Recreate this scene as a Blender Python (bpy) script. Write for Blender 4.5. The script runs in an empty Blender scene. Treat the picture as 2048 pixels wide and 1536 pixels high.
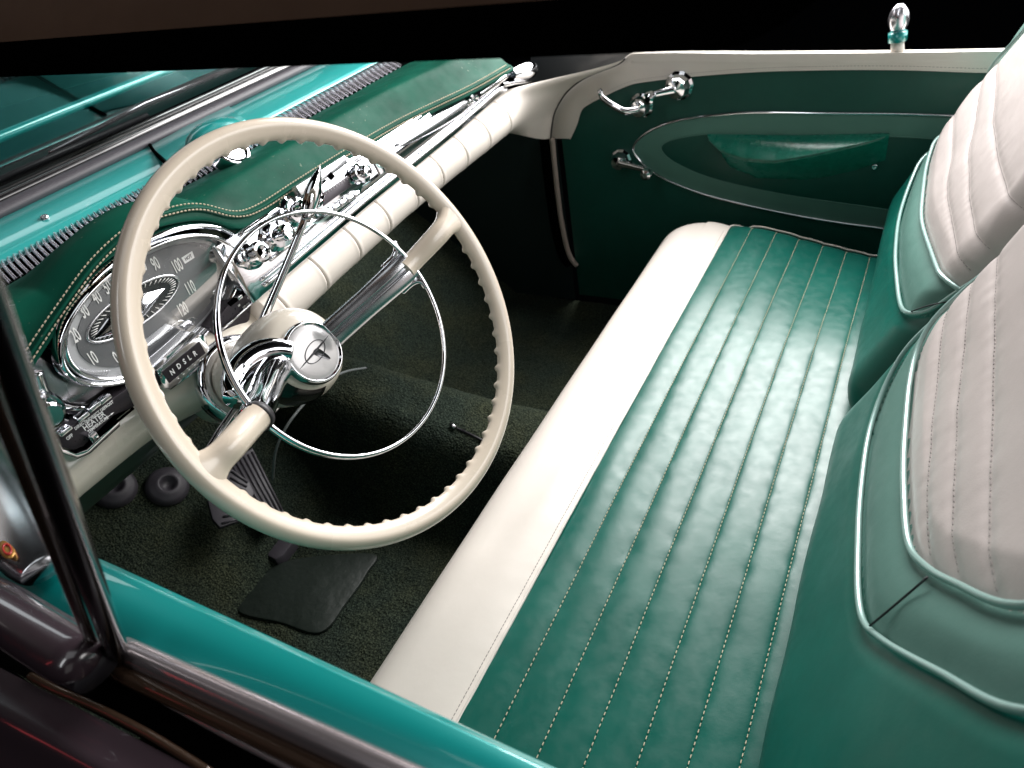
import bpy, bmesh, math, random
import numpy as np
from mathutils import Vector, Matrix, noise
random.seed(7)
sc = bpy.context.scene
# ---------------------------------------------------------------- camera (the eye is the origin; x = across the car, y = forward, z = up)
F, CX, CY = 1412.84, 1024.0, 768.0
R = np.array([[0.45341432, -0.87758888, -0.15573444], [-0.60300388, -0.17336651, -0.77867218], [0.65635491, 0.44696959, -0.60779636]])
cam_d = bpy.data.cameras.new('camera'); cam = bpy.data.objects.new('camera', cam_d)
sc.collection.objects.link(cam); sc.camera = cam
cam.matrix_world = Matrix([[R[0][0], -R[1][0], -R[2][0], 0], [R[0][1], -R[1][1], -R[2][1], 0], [R[0][2], -R[1][2], -R[2][2], 0], [0, 0, 0, 1]])
cam_d.sensor_width = 36; cam_d.lens = F / 2048 * 36; cam_d.clip_start = 0.01; cam_d.clip_end = 60
cam_d.dof.use_dof = True; cam_d.dof.focus_distance = 0.80; cam_d.dof.aperture_fstop = 8.0
w = bpy.data.worlds.new('World'); sc.world = w; w.use_nodes = True
w.node_tree.nodes['Background'].inputs[0].default_value = (0.75, 0.85, 1, 1); w.node_tree.nodes['Background'].inputs[1].default_value = 0.0006
sc.view_settings.view_transform = 'Standard'; sc.view_settings.look = 'None'; sc.view_settings.exposure = 0; sc.view_settings.gamma = 1
sc.cycles.max_bounces = 8; sc.cycles.use_denoising = True
try: sc.cycles.sample_clamp_indirect = 6
except Exception: pass

def lamp(name, loc, target, sx, sy, power, col=(1, 1, 1)):
    d = bpy.data.lights.new(name, 'AREA'); d.shape = 'RECTANGLE'; d.size = sx; d.size_y = sy; d.energy = power; d.color = col
    o = bpy.data.objects.new(name, d); sc.collection.objects.link(o)
    o.location = loc; o.rotation_euler = (Vector(target) - Vector(loc)).to_track_quat('-Z', 'Y').to_euler(); return o
lamp('key_softbox', (2.02, 0.22, 0.34), (0.95, 0.12, -0.64), 1.25, 1.05, 86, (1, .98, .97))
lamp('rear_softbox', (1.45, -1.65, 0.65), (0.85, 0.8, -0.42), 2.0, 1.0, 34, (1, .98, .97))
lamp('overhead_softbox', (0.05, 0.35, 1.7), (0.5, 0.6, -0.7), 1.3, 0.9, 3.4, (.95, .98, 1))
lamp('side_softbox', (2.70, -1.25, 0.12), (1.0, 0.75, -0.42), 1.1, 0.8, 13, (1, .99, .98))
lamp('fill_card', (-1.1, -0.75, 0.60), (0.55, 0.5, -0.45), 1.2, 1.3, 1.6, (1, .97, .95))
lamp('left_strip', (-1.2, 0.7, 1.7), (0.65, 0.7, -0.9), 0.3, 1.2, 8, (.95, .97, 1))
lamp('front_strip', (1.3, 2.6, 1.1), (0.7, 0.8, -0.3), 1.4, 0.2, 3, (.9, .97, 1))
lamp('red_streak_light', (-0.95, 1.60, 0.45), (0.04, 0.39, -0.42), 0.07, 0.55, 0.22, (1, .10, .12))  # unseen red light added to throw a red streak on the outer skin
lamp('far_card', (0.2, 4.6, 1.7), (0.4, 1.4, -0.3), 3.0, 1.0, 8, (1, .84, .80))

# ---------------------------------------------------------------- measuring helpers
def ray(px, py): return R.T @ np.array([(px - CX) / F, (py - CY) / F, 1.0])
def atx(px, py, x): d = ray(px, py); return d * (x / d[0])
def aty(px, py, y): d = ray(px, py); return d * (y / d[1])
def atz(px, py, z): d = ray(px, py); return d * (z / d[2])
def atp(px, py, P0, n): d = ray(px, py); P0 = np.array(P0, float); n = np.array(n, float); return d * ((P0 @ n) / (d @ n))
def V3(*a): return np.array(a, float)
def nrm(a): a = np.array(a, float); return a / np.linalg.norm(a)
def smooth_poly(P, n=60, closed=False):
    P = np.array(P, float); m = len(P); out = []
    seg = m if closed else m - 1
    k = max(2, n // seg)
    for i in range(seg):
        if closed: p0, p1, p2, p3 = P[(i - 1) % m], P[i], P[(i + 1) % m], P[(i + 2) % m]
        else: p0, p1, p2, p3 = P[max(i - 1, 0)], P[i], P[i + 1], P[min(i + 2, m - 1)]
        for j in range(k):
            t = j / k
            out.append(.5 * ((2 * p1) + (-p0 + p2) * t + (2 * p0 - 5 * p1 + 4 * p2 - p3) * t * t + (-p0 + 3 * p1 - 3 * p2 + p3) * t ** 3))
    if not closed: out.append(P[-1])
    return np.array(out)
def resample(P, step):
    P = np.array(P); d = np.r_[0, np.cumsum(np.linalg.norm(np.diff(P, axis=0), axis=1))]
    n = max(2, int(d[-1] / step)); s = np.linspace(0, d[-1], n + 1)
    return np.array([np.interp(s, d, P[:, k]) for k in range(P.shape[1])]).T
def interp(x, xs, ys): return float(np.interp(x, xs, ys))
def sstep(a, b, x): t = np.clip((x - a) / (b - a), 0, 1); return t * t * (3 - 2 * t)

# ---------------------------------------------------------------- object helpers
def link(name, me, mat, parent=None):
    o = bpy.data.objects.new(name, me); sc.collection.objects.link(o)
    if mat: me.materials.append(mat)
    if parent is not None:
        o.parent = parent
        # parts are modelled in world coordinates
        if parent.type == 'EMPTY': o.matrix_parent_inverse = Matrix.Translation(parent.location).inverted()
    return o
def mesh(name, v, f, mat, parent=None, smooth=True, angle=None):
    me = bpy.data.meshes.new(name); me.from_pydata([tuple(map(float, p)) for p in v], [], [tuple(int(i) for i in q) for q in f]); me.update()
    if smooth:
        me.polygons.foreach_set('use_smooth', [True] * len(me.polygons))
        if angle: me.set_sharp_from_angle(angle=math.radians(angle))
    return link(name, me, mat, parent)
def thing(name, label, cat, loc=(0, 0, 0), group=None):
    o = bpy.data.objects.new(name, None); sc.collection.objects.link(o); o.location = [float(a) for a in loc]; o.empty_display_size = .05
    o['label'] = label; o['category'] = cat
    if group: o['group'] = group
    return o
def tag(o, label, cat, group=None, kind=None):
    if label: o['label'] = label
    if cat: o['category'] = cat
    if group: o['group'] = group
    if kind: o['kind'] = kind
    return o
class MB:
    def __init__(s): s.v = []; s.f = []
    def add(s, v, f):
        b = len(s.v); s.v += [np.array(p, float) for p in v]; s.f += [tuple(i + b for i in q) for q in f]; return s
    def build(s, name, mat, parent=None, smooth=True, angle=None): return mesh(name, s.v, s.f, mat, parent, smooth, angle)
def tube_g(P, r, n=10, closed=False, flat=1.0, up=None, caps=True):
    """r: scalar or list; flat: ratio of the second half-axis; up: direction of the first axis"""
    P = np.array(P, float); m = len(P); r = np.ones(m) * r if np.isscalar(r) else np.array(r, float)
    if closed: T = np.roll(P, -1, 0) - np.roll(P, 1, 0)
    else: T = np.gradient(P, axis=0)
    T /= np.linalg.norm(T, axis=1)[:, None] + 1e-12
    v = []; A = None
    for i in range(m):
        t = T[i]
        if up is not None: a = np.array(up, float) - t * (np.array(up) @ t); a = nrm(a)
        else:
            if A is None: A = np.cross(t, [0, 0, 1.]) if abs(t[2]) < .9 else np.cross(t, [1., 0, 0])
            a = A - t * (A @ t); a = nrm(a); A = a
        b = np.cross(t, a)
        for k in range(n):
            th = 2 * math.pi * k / n; v.append(P[i] + r[i] * (math.cos(th) * a + flat * math.sin(th) * b))
    f = []
    for i in range(m if closed else m - 1):
        j = (i + 1) % m
        for k in range(n): f.append((i * n + k, i * n + (k + 1) % n, j * n + (k + 1) % n, j * n + k))
    if not closed and caps:
        f.append(tuple(range(n))[::-1]); f.append(tuple(range((m - 1) * n, m * n)))
    return v, f
def lathe_g(prof, O, ax, n=48, sx=1.0, sy=1.0, U=None):
    """prof: list of (s along ax, radius)"""
    ax = nrm(ax); U = nrm(np.cross(ax, [0, 0, 1.])) if U is None else nrm(U); W = np.cross(ax, U); O = np.array(O, float)
    v = []; f = []
    for s, r in prof:
        for k in range(n):
            th = 2 * math.pi * k / n; v.append(O + ax * s + r * (sx * math.cos(th) * U + sy * math.sin(th) * W))
    for i in range(len(prof) - 1):
        for k in range(n): f.append((i * n + k, i * n + (k + 1) % n, (i + 1) * n + (k + 1) % n, (i + 1) * n + k))
    return v, f
def grid_g(fn, nu, nv):
    v = [fn(i / nu, j / nv) for j in range(nv + 1) for i in range(nu + 1)]
    f = [(j * (nu + 1) + i, j * (nu + 1) + i + 1, (j + 1) * (nu + 1) + i + 1, (j + 1) * (nu + 1) + i) for j in range(nv) for i in range(nu)]
    return v, f
def prism_g(P2, O, U, W, t0, t1, bev=0.0):
    """polygon P2 (u,w) in frame O,U,W; slab from t0 to t1 along U x W; bevelled rim at t1"""
    O, U, W = map(lambda a: np.array(a, float), (O, U, W)); N = nrm(np.cross(U, W)); P2 = np.array(P2, float); m = len(P2)
    area = .5 * sum(P2[i][0] * P2[(i + 1) % m][1] - P2[(i + 1) % m][0] * P2[i][1] for i in range(m))
    if area < 0: P2 = P2[::-1]
    def lay(Q, t): return [O + U * p[0] + W * p[1] + N * t for p in Q]
    rings = [lay(P2, t0)]
    if bev > 0:
        d1 = np.roll(P2, -1, 0) - P2; d1 /= np.linalg.norm(d1, axis=1)[:, None] + 1e-9; nn = np.c_[-d1[:, 1], d1[:, 0]]
        inn = nn + np.roll(nn, 1, 0); l = (inn ** 2).sum(1)[:, None]; inn = inn * 2 / np.maximum(l, 1.0)
        s = 1 if t1 > t0 else -1
        rings += [lay(P2, t1 - s * bev), lay(P2 + inn * bev * .3, t1 - s * bev * .3), lay(P2 + inn * bev, t1)]
    else: rings.append(lay(P2, t1))
    v = [p for r in rings for p in r]; f = []
    for i in range(len(rings) - 1):
        for k in range(m): f.append((i * m + k, i * m + (k + 1) % m, (i + 1) * m + (k + 1) % m, (i + 1) * m + k))
    f.append(tuple(range((len(rings) - 1) * m, len(rings) * m))); f.append(tuple(range(m))[::-1])
    if t1 < t0: f = [q[::-1] for q in f]
    return v, f
def prism(name, P2, O, U, W, t0, t1, mat, parent=None, bev=0.0, angle=35):
    v, f = prism_g(P2, O, U, W, t0, t1, bev)
    me = bpy.data.meshes.new(name); bm = bmesh.new(); bv = [bm.verts.new(p) for p in v]
    for q in f:
        try: bm.faces.new([bv[i] for i in q])
        except ValueError: pass
    bmesh.ops.triangulate(bm, faces=[x for x in bm.faces if len(x.verts) > 4]); bmesh.ops.recalc_face_normals(bm, faces=bm.faces)
    bm.to_mesh(me); bm.free(); me.polygons.foreach_set('use_smooth', [True] * len(me.polygons)); me.set_sharp_from_angle(angle=math.radians(angle))
    return link(name, me, mat, parent)
def rrect(w, h, r, n=6):
    o = []
    for cx, cy, a0 in ((w / 2 - r, h / 2 - r, 0), (-w / 2 + r, h / 2 - r, 90), (-w / 2 + r, -h / 2 + r, 180), (w / 2 - r, -h / 2 + r, 270)):
        for k in range(n + 1): a = math.radians(a0 + 90 * k / n); o.append((cx + r * math.cos(a), cy + r * math.sin(a)))
    return np.array(o)
def ell(a, b, n=72, c=(0, 0)): return np.array([(c[0] + a * math.cos(2 * math.pi * k / n), c[1] + b * math.sin(2 * math.pi * k / n)) for k in range(n)])
def text_g(s, size, O, U, W, sx=1.0, depth=0.0003, align='CENTER', bold=0.0):
    cu = bpy.data.curves.new('lettering', 'FONT'); cu.body = s; cu.size = size; cu.align_x = align; cu.align_y = 'CENTER'; cu.extrude = depth; cu.offset = bold; cu.resolution_u = 3
    o = bpy.data.objects.new('lettering', cu); sc.collection.objects.link(o); bpy.context.view_layer.update()
    me = bpy.data.meshes.new_from_object(o); v = [np.array(p.co) for p in me.vertices]; f = [tuple(p.vertices) for p in me.polygons]
    bpy.data.objects.remove(o); bpy.data.curves.remove(cu); bpy.data.meshes.remove(me)
    O, U, W = map(lambda a: np.array(a, float), (O, U, W)); N = nrm(np.cross(U, W))
    return [O + U * p[0] * sx + W * p[1] + N * p[2] for p in v], f
def stitches(mb, P, nrmv, step=.0052, ln=.0034, wd=.0008, h=.0006, lift=.0004):
    """thread dashes along polyline P; nrmv: surface normal (vector or list)"""
    Q = resample(P, step)
    NV = np.array(nrmv, float)
    for i in range(len(Q) - 1):
        t = nrm(Q[i + 1] - Q[i]); n = NV if NV.ndim == 1 else NV[min(int(i / (len(Q) - 1) * len(NV)), len(NV) - 1)]
        b = nrm(np.cross(t, n)); c = (Q[i] + Q[i + 1]) / 2 + n * lift
        a = [c - t * ln / 2 - b * wd / 2, c + t * ln / 2 - b * wd / 2, c + t * ln / 2 + b * wd / 2, c - t * ln / 2 + b * wd / 2]
        e = [p + n * h + (c - p) * .25 for p in a]
        mb.add([p - n * .0006 for p in a] + e, [(4, 5, 6, 7), (0, 1, 5, 4), (1, 2, 6, 5), (2, 3, 7, 6), (3, 0, 4, 7)])

# ---------------------------------------------------------------- materials
M = {}
def mat(name, col, rough=.5, metal=0., coat=0., spec=.5, coat_r=.05):
    m = bpy.data.materials.new(name); m.use_nodes = True; b = m.node_tree.nodes['Principled BSDF']
    b.inputs['Base Color'].default_value = (*col, 1); b.inputs['Roughness'].default_value = rough; b.inputs['Metallic'].default_value = metal
    b.inputs['Coat Weight'].default_value = coat; b.inputs['Coat Roughness'].default_value = coat_r; b.inputs['Specular IOR Level'].default_value = spec
    return m
def N(m, t, **k):
    n = m.node_tree.nodes.new(t)
    for a, b in k.items(): setattr(n, a, b)
    return n
def coords(m): return N(m, 'ShaderNodeNewGeometry').outputs['Position']
def mottled(m, c1, c2, scale, detail=4, lo=.35, hi=.65):
    L = m.node_tree.links; n = N(m, 'ShaderNodeTexNoise'); n.inputs['Scale'].default_value = scale; n.inputs['Detail'].default_value = detail; L.new(coords(m), n.inputs['Vector'])
    r = N(m, 'ShaderNodeMapRange'); r.inputs['From Min'].default_value = lo; r.inputs['From Max'].default_value = hi; L.new(n.outputs['Fac'], r.inputs['Value'])
    x = N(m, 'ShaderNodeMix', data_type='RGBA'); L.new(r.outputs[0], x.inputs['Factor']); x.inputs['A'].default_value = (*c1, 1); x.inputs['B'].default_value = (*c2, 1)
    L.new(x.outputs['Result'], m.node_tree.nodes['Principled BSDF'].inputs['Base Color']); return x
def bump(m, layers):
    """layers: (kind, scale, strength, distance)"""
    L = m.node_tree.links; prev = None
    for kind, scale, st, dist in layers:
        if kind == 'voronoi': n = N(m, 'ShaderNodeTexVoronoi', feature='SMOOTH_F1'); out = n.outputs['Distance']
        else: n = N(m, 'ShaderNodeTexNoise'); n.inputs['Detail'].default_value = 3; out = n.outputs['Fac']
        n.inputs['Scale'].default_value = scale; L.new(coords(m), n.inputs['Vector'])
        b = N(m, 'ShaderNodeBump'); b.inputs['Strength'].default_value = st; b.inputs['Distance'].default_value = dist; L.new(out, b.inputs['Height'])
        if prev: L.new(prev, b.inputs['Normal'])
        prev = b.outputs['Normal']
    L.new(prev, m.node_tree.nodes['Principled BSDF'].inputs['Normal']); return m
def rough_noise(m, scale, lo, hi):
    L = m.node_tree.links; n = N(m, 'ShaderNodeTexNoise'); n.inputs['Scale'].default_value = scale; n.inputs['Detail'].default_value = 5; L.new(coords(m), n.inputs['Vector'])
    r = N(m, 'ShaderNodeMapRange'); r.inputs['From Min'].default_value = .3; r.inputs['From Max'].default_value = .7; r.inputs['To Min'].default_value = lo; r.inputs['To Max'].default_value = hi
    L.new(n.outputs['Fac'], r.inputs['Value']); L.new(r.outputs[0], m.node_tree.nodes['Principled BSDF'].inputs['Roughness']); return m
def leather(name, c, rough=.38, spec=.5, var=.85, coat=.0, grain=.5):
    m = mat(name, c, rough, coat=coat, spec=spec, coat_r=.25); mottled(m, tuple(a * var for a in c), c, 14, 6, .3, .7)
    bump(m, [('voronoi', 900, .16 * grain * 2, .0004), ('noise', 260, .06 * grain * 2, .0008), ('noise', 38, .07, .004)]); rough_noise(m, 60, rough - .05, rough + .07); return m
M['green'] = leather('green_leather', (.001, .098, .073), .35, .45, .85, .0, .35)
M['band'] = leather('grey_green_leather', (.085, .19, .16), .5, .4, .9)
M['cream'] = leather('cream_vinyl', (.70, .645, .585), .42, .4, .96, grain=.35)
M['insert'] = leather('pearl_grey_leather', (.50, .445, .425), .40, .5, .95, .1)
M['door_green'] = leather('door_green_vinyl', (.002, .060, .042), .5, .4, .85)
M['door_band'] = leather('door_grey_green_vinyl', (.075, .19, .15), .5, .4, .9)
M['pocket'] = leather('pocket_vinyl', (.006, .17, .115), .27, .6, .85, .3)
M['pad'] = leather('dash_pad_leather', (.003, .072, .045), .5, .07, .6)
def specks(m, col, scale, lo, hi):
    L = m.node_tree.links; b = m.node_tree.nodes['Principled BSDF']; src = b.inputs['Base Color'].links[0].from_socket
    n = N(m, 'ShaderNodeTexNoise'); n.inputs['Scale'].default_value = scale; n.inputs['Detail'].default_value = 2; L.new(coords(m), n.inputs['Vector'])
    n2 = N(m, 'ShaderNodeTexNoise'); n2.inputs['Scale'].default_value = 11; L.new(coords(m), n2.inputs['Vector'])
    ad = N(m, 'ShaderNodeMath', operation='MULTIPLY_ADD'); L.new(n2.outputs['Fac'], ad.inputs[0]); ad.inputs[1].default_value = .25; L.new(n.outputs['Fac'], ad.inputs[2])
    r = N(m, 'ShaderNodeMapRange'); r.inputs['From Min'].default_value = lo; r.inputs['From Max'].default_value = hi; L.new(ad.outputs[0], r.inputs['Value'])
    x = N(m, 'ShaderNodeMix', data_type='RGBA'); L.new(r.outputs[0], x.inputs['Factor']); L.new(src, x.inputs['A']); x.inputs['B'].default_value = (*col, 1); L.new(x.outputs['Result'], b.inputs['Base Color'])
specks(M['pad'], (.10, .15, .11), 150, .84, .90)
M['piping'] = mat('silver_green_piping', (.26, .40, .37), .3, .25, .3)
M['thread'] = mat('tan_thread', (.55, .47, .34), .8)
M['thread_pale'] = mat('pale_thread', (.62, .62, .55), .7)
M['thread_grey'] = mat('grey_thread', (.30, .27, .26), .8)
M['ivory'] = rough_noise(mat('ivory_plastic', (.58, .50, .405), .25, coat=.5, coat_r=.12), 14, .22, .32)
M['column'] = rough_noise(mat('ivory_enamel', (.60, .55, .47), .22, coat=.6), 50, .2, .3)
M['chrome'] = mat('chrome', (.74, .75, .78), .06, 1.); rough_noise(M['chrome'], 9, .04, .09)
M['ribs'] = mat('satin_rib_metal', (.86, .84, .90), .25, .95)
M['brushed'] = mat('brushed_metal', (.66, .67, .70), .24, 1.); rough_noise(M['brushed'], 12, .20, .28)
M['dark_chrome'] = rough_noise(mat('tarnished_chrome', (.42, .41, .43), .2, 1.), 16, .12, .3)
M['teal'] = mat('teal_paint', (.003, .25, .235), .32, .25, coat=1.0, coat_r=.04)
M['teal_strip'] = mat('teal_paint_grazing_sheen', (.03, .36, .34), .34, .25, coat=1.0, coat_r=.05)  # same teal paint, its brightness at grazing angles put into the colour
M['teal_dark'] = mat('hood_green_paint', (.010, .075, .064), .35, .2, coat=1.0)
M['black'] = mat('black_paint', (.004, .0035, .004), .25, coat=1.0, coat_r=.02)
M['reflect_tint'] = mat('black_paint_reflection_tint', (.030, .020, .025), .25, coat=1.0, coat_r=.02)  # purplish reflections put into the base colour of the black bodywork
M['rubber'] = bump(mat('black_rubber', (.012, .011, .014), .5), [('noise', 300, .2, .0005)])
M['rubber_grey'] = bump(mat('grey_rubber', (.042, .038, .046), .5), [('noise', 300, .3, .0006)])
M['bronze'] = mat('brown_black_trim', (.06, .035, .022), .25, .4, coat=1.)
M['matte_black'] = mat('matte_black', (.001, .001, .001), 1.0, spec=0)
M['brown'] = leather('tan_top_fabric', (.085, .05, .033), .9, .1)
M['dial'] = rough_noise(mat('dial_grey', (.14, .145, .15), .45), 80, .4, .5)
M['dial_light'] = mat('dial_light_grey', (.42, .43, .44), .5)
M['num'] = mat('numeral_grey', (.8, .8, .78), .5)
M['white'] = mat('white_lettering', (.8, .8, .8), .5)
M['red'] = mat('red_needle', (.7, .02, .02), .4)
M['darkpanel'] = rough_noise(mat('dark_plate', (.035, .03, .036), .3, .5), 300, .25, .5)
M['green_dark_metal'] = mat('dark_green_enamel', (.02, .06, .045), .4, coat=.4)
# glass
def glass(name, col=(1, 1, 1), rough=0.0):
    m = mat(name, col, rough); b = m.node_tree.nodes['Principled BSDF']; b.inputs['Transmission Weight'].default_value = 1; b.inputs['IOR'].default_value = 1.45
    return m
def thin_glass(name, tint=(.95, .98, .97), boost=1.0):
    m = bpy.data.materials.new(name); m.use_nodes = True; nt = m.node_tree; nt.nodes.remove(nt.nodes['Principled BSDF'])
    t = N(m, 'ShaderNodeBsdfTransparent'); t.inputs[0].default_value = (*tint, 1); g = N(m, 'ShaderNodeBsdfGlossy'); g.inputs['Roughness'].default_value = .01
    fr = N(m, 'ShaderNodeFresnel'); fr.inputs[0].default_value = 1.5; mu = N(m, 'ShaderNodeMath', operation='MULTIPLY', use_clamp=True); mu.inputs[1].default_value = boost
    x = N(m, 'ShaderNodeMixShader'); nt.links.new(fr.outputs[0], mu.inputs[0]); nt.links.new(mu.outputs[0], x.inputs[0]); nt.links.new(t.outputs[0], x.inputs[1]); nt.links.new(g.outputs[0], x.inputs[2])
    nt.links.new(x.outputs[0], nt.nodes['Material Output'].inputs[0]); return m
M['windshield'] = thin_glass('windshield_glass', (.80, .88, .88), 2.6)
M['lens'] = thin_glass('gauge_glass', (.98, .98, .98), .28)
# carpet
def carpet():
    m = mat('carpet_pile', (.01, .016, .012), .95, spec=.1); L = m.node_tree.links
    x = mottled(m, (.006, .010, .008), (.036, .050, .036), 420, 2, .42, .66)
    n = N(m, 'ShaderNodeTexNoise'); n.inputs['Scale'].default_value = 9; n.inputs['Detail'].default_value = 3; L.new(coords(m), n.inputs['Vector'])
    r = N(m, 'ShaderNodeMapRange'); r.inputs['From Min'].default_value = .4; r.inputs['From Max'].default_value = .68; L.new(n.outputs['Fac'], r.inputs['Value'])
    y = N(m, 'ShaderNodeMix', data_type='RGBA', blend_type='MIX'); L.new(r.outputs[0], y.inputs['Factor']); L.new(x.outputs['Result'], y.inputs['A'])
    z = N(m, 'ShaderNodeMix', data_type='RGBA', blend_type='MULTIPLY'); z.inputs['Factor'].default_value = 1; L.new(x.outputs['Result'], z.inputs['A']); z.inputs['B'].default_value = (1.5, 1.25, 1.0, 1)
    L.new(z.outputs['Result'], y.inputs['B']); L.new(y.outputs['Result'], m.node_tree.nodes['Principled BSDF'].inputs['Base Color'])
    bump(m, [('voronoi', 280, .9, .0035), ('noise', 120, .6, .004), ('noise', 22, .3, .02)]); return m
M['carpet'] = carpet()
M['mat'] = bump(mat('heel_pad_rubber', (.012, .018, .014), .5), [('noise', 30, .5, .006), ('noise', 90, .3, .001), ('noise', 600, .3, .0004)])
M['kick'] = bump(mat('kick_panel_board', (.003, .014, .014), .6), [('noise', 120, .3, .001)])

# ================================================================= FLOOR (structure)
FZ = -1.02
def floor_h(x, y):
    t = .18 * math.exp(-((x - .80) / .125) ** 4) * (1 if y < 1.2 else 1)
    t *= 1 + .25 * sstep(.6, 1.1, y)
    z = FZ + t
    toe = max(0, y - .93) * .85
    z = max(z, FZ + toe) if toe > 0 else z
    return z + .0025 * noise.noise(Vector((x * 26, y * 26, 1))) + .0012 * noise.noise(Vector((x * 170, y * 170, 5)))
v, f = grid_g(lambda a, b: V3(.10 + 1.38 * a, -.15 + 1.62 * b, floor_h(.10 + 1.38 * a, -.15 + 1.62 * b)), 420, 460)
tag(mesh('floor', v, f, M['carpet']), 'dark green carpet over the floor and tunnel', None, kind='structure')
# inner walls of the footwell
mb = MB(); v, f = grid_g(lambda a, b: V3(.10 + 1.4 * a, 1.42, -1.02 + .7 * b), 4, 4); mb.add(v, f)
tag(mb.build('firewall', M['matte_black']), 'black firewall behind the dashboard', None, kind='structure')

# heel pad
PM = [(476, 1221), (500, 1178), (527, 1140), (600, 1114), (745, 1105), (732, 1145), (690, 1205), (639, 1263), (560, 1243)]
q = [atz(a, b, FZ + .008) for a, b in PM]; q2 = smooth_poly([(p[0], p[1]) for p in q], 54, True)
o = prism('heel_pad', q2, (0, 0, FZ), (1, 0, 0), (0, 1, 0), 0, .006, M['mat'], None, .003)
tag(o, 'dark rubber heel pad lying on the driver side carpet below the pedals', 'heel pad')

# ================================================================= SEAT CUSHION
SZ = -.70
seams = [.2695, .222, .1775, .132, .0885, .0455, .006]
YS = .313; YF = .447; X0, X1 = .185, 1.392
def cush(x, y):
    """top surface height of cushion"""
    z = SZ
    z += .012 * math.sin(math.pi * min(max((x - X0) / (X1 - X0), 0), 1)) * .3
    # front roll
    d = y - (YF - .055)
    if d > 0: z -= .055 - math.sqrt(max(.055 ** 2 - min(d, .055) ** 2, 0))
    # ends roll, rear of the end droops
    e = x - (X1 - .05)
    if e > 0: z -= (.05 - math.sqrt(max(.05 ** 2 - min(e, .05) ** 2, 0))) * .75
    z -= .048 * sstep(.30, .0, y) * sstep(X1 - .45, X1, x)
    e = (X0 + .05) - x
    if e > 0: z -= .05 - math.sqrt(max(.05 ** 2 - min(e, .05) ** 2, 0))
    # pleats
    S = [YS] + seams + [-.0451]
    if y < YS:
        for a, b in zip(S[:-1], S[1:]):
            if b <= y <= a:
                t = (y - b) / (a - b); amp = .0036 * (1 - .4 * sstep(X1 - .25, X1, x))
                puck = 1 + .18 * noise.noise(Vector((x * 9, a * 55, 2)))
                z += amp * puck * (math.sin(math.pi * t) ** .55) - .0032
                ed = min(t, 1 - t)
                z += .0010 * noise.noise(Vector((x * 45, y * 30, 4))) * math.exp(-ed * 7)
                z += .0013 * noise.noise(Vector((x * 6, y * 14, 9)))
                break
    else:
        t = min((y - YS) / .045, 1); z += -.0032 + .0075 * math.sin(t * math.pi / 2)
        z += .0022 * noise.noise(Vector((x * 6, y * 14, 19))) + .0006 * noise.noise(Vector((x * 50, y * 20, 29))) * math.exp(-(y - YS) * 60)
    return z
def cush_outline(x, y):
    """pull the far front corner round"""
    r = .085; cx, cy = X1 - r, YF - r
    if x > cx and y > cy:
        dx, dy = (x - cx) / r, (y - cy) / r; m = max(dx, dy)
        l = math.hypot(dx, dy)
        if l > 0: k = m / l; return cx + dx * k * r, cy + dy * k * r
    return x, y
seat = thing('bench_seat', 'green and cream pleated leather bench seat cushion filling the right half', 'seat', (.8, .2, -.95))
NX, NY = 300, 250
YB = -.045
_S = [-.045, -.04][1:] + seams[::-1] + [YS]; YROW = [YB]
for a_, b_ in zip([YB] + seams[::-1], seams[::-1] + [YS]):
    for k in range(1, 25): YROW.append(a_ + (b_ - a_) * (.5 - .5 * math.cos(math.pi * k / 24)))
js = len(YROW) - 1
YROW += [YS + (YF - YS) * (k / 70) ** .85 for k in range(1, 71)]
NY = len(YROW) - 1
def cush_pt(i, j):
    x = X0 + (X1 - X0) * i / NX; y = YROW[j]
    xo, yo = cush_outline(x, y); r = .085; cx, cy = X1 - r, YF - r
    zx, zy = x, y
    if x > cx and y > cy:
        m = max((x - cx) / r, (y - cy) / r); zx, zy = cx + m * r * .0 , YF - r + m * r
        z = cush(min(x, cx), cy + m * r)
    else: z = cush(x, y)
    return V3(xo, yo, z)
G = [[cush_pt(i, j) for i in range(NX + 1)] for j in range(NY + 1)]
cov, cre = MB(), MB()
def sub(rows, cols, target):
    idx = {}; v = []; f = []
    for j in rows:
        for i in cols:
            idx[(j, i)] = len(v); v.append(G[j][i])
    for j in rows[:-1]:
        for i in cols[:-1]: f.append((idx[(j, i)], idx[(j, i + 1)], idx[(j + 1, i + 1)], idx[(j + 1, i)]))
    target.add(v, f)
sub(list(range(0, js + 1)), list(range(NX + 1)), cov)
sub(list(range(js, NY + 1)), list(range(NX + 1)), cre)
# skirts
def skirt(pts, dz, tgt, bulge=None):
    n = len(pts); lv = []
    for k in range(7):
        t = k / 6
        for p in pts: lv.append(p + V3(0, 0, -dz * t) + (bulge * math.sin(t * math.pi) * .006 if bulge is not None else 0))
    f = [(k * n + i, k * n + i + 1, (k + 1) * n + i + 1, (k + 1) * n + i) for k in range(6) for i in range(n - 1)]
    tgt.add(lv, f)
skirt([G[NY][i] for i in range(NX + 1)], .2, cre, V3(0, 1, 0))
skirt([G[j][NX] for j in range(js, NY + 1)], .2, cre, V3(1, 0, 0)); skirt([G[j][NX] for j in range(0, js + 1)], .2, cov, V3(1, 0, 0))
cov.build('pleated_cover', M['green'], seat); cre.build('front_bolster', M['cream'], seat)
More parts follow.
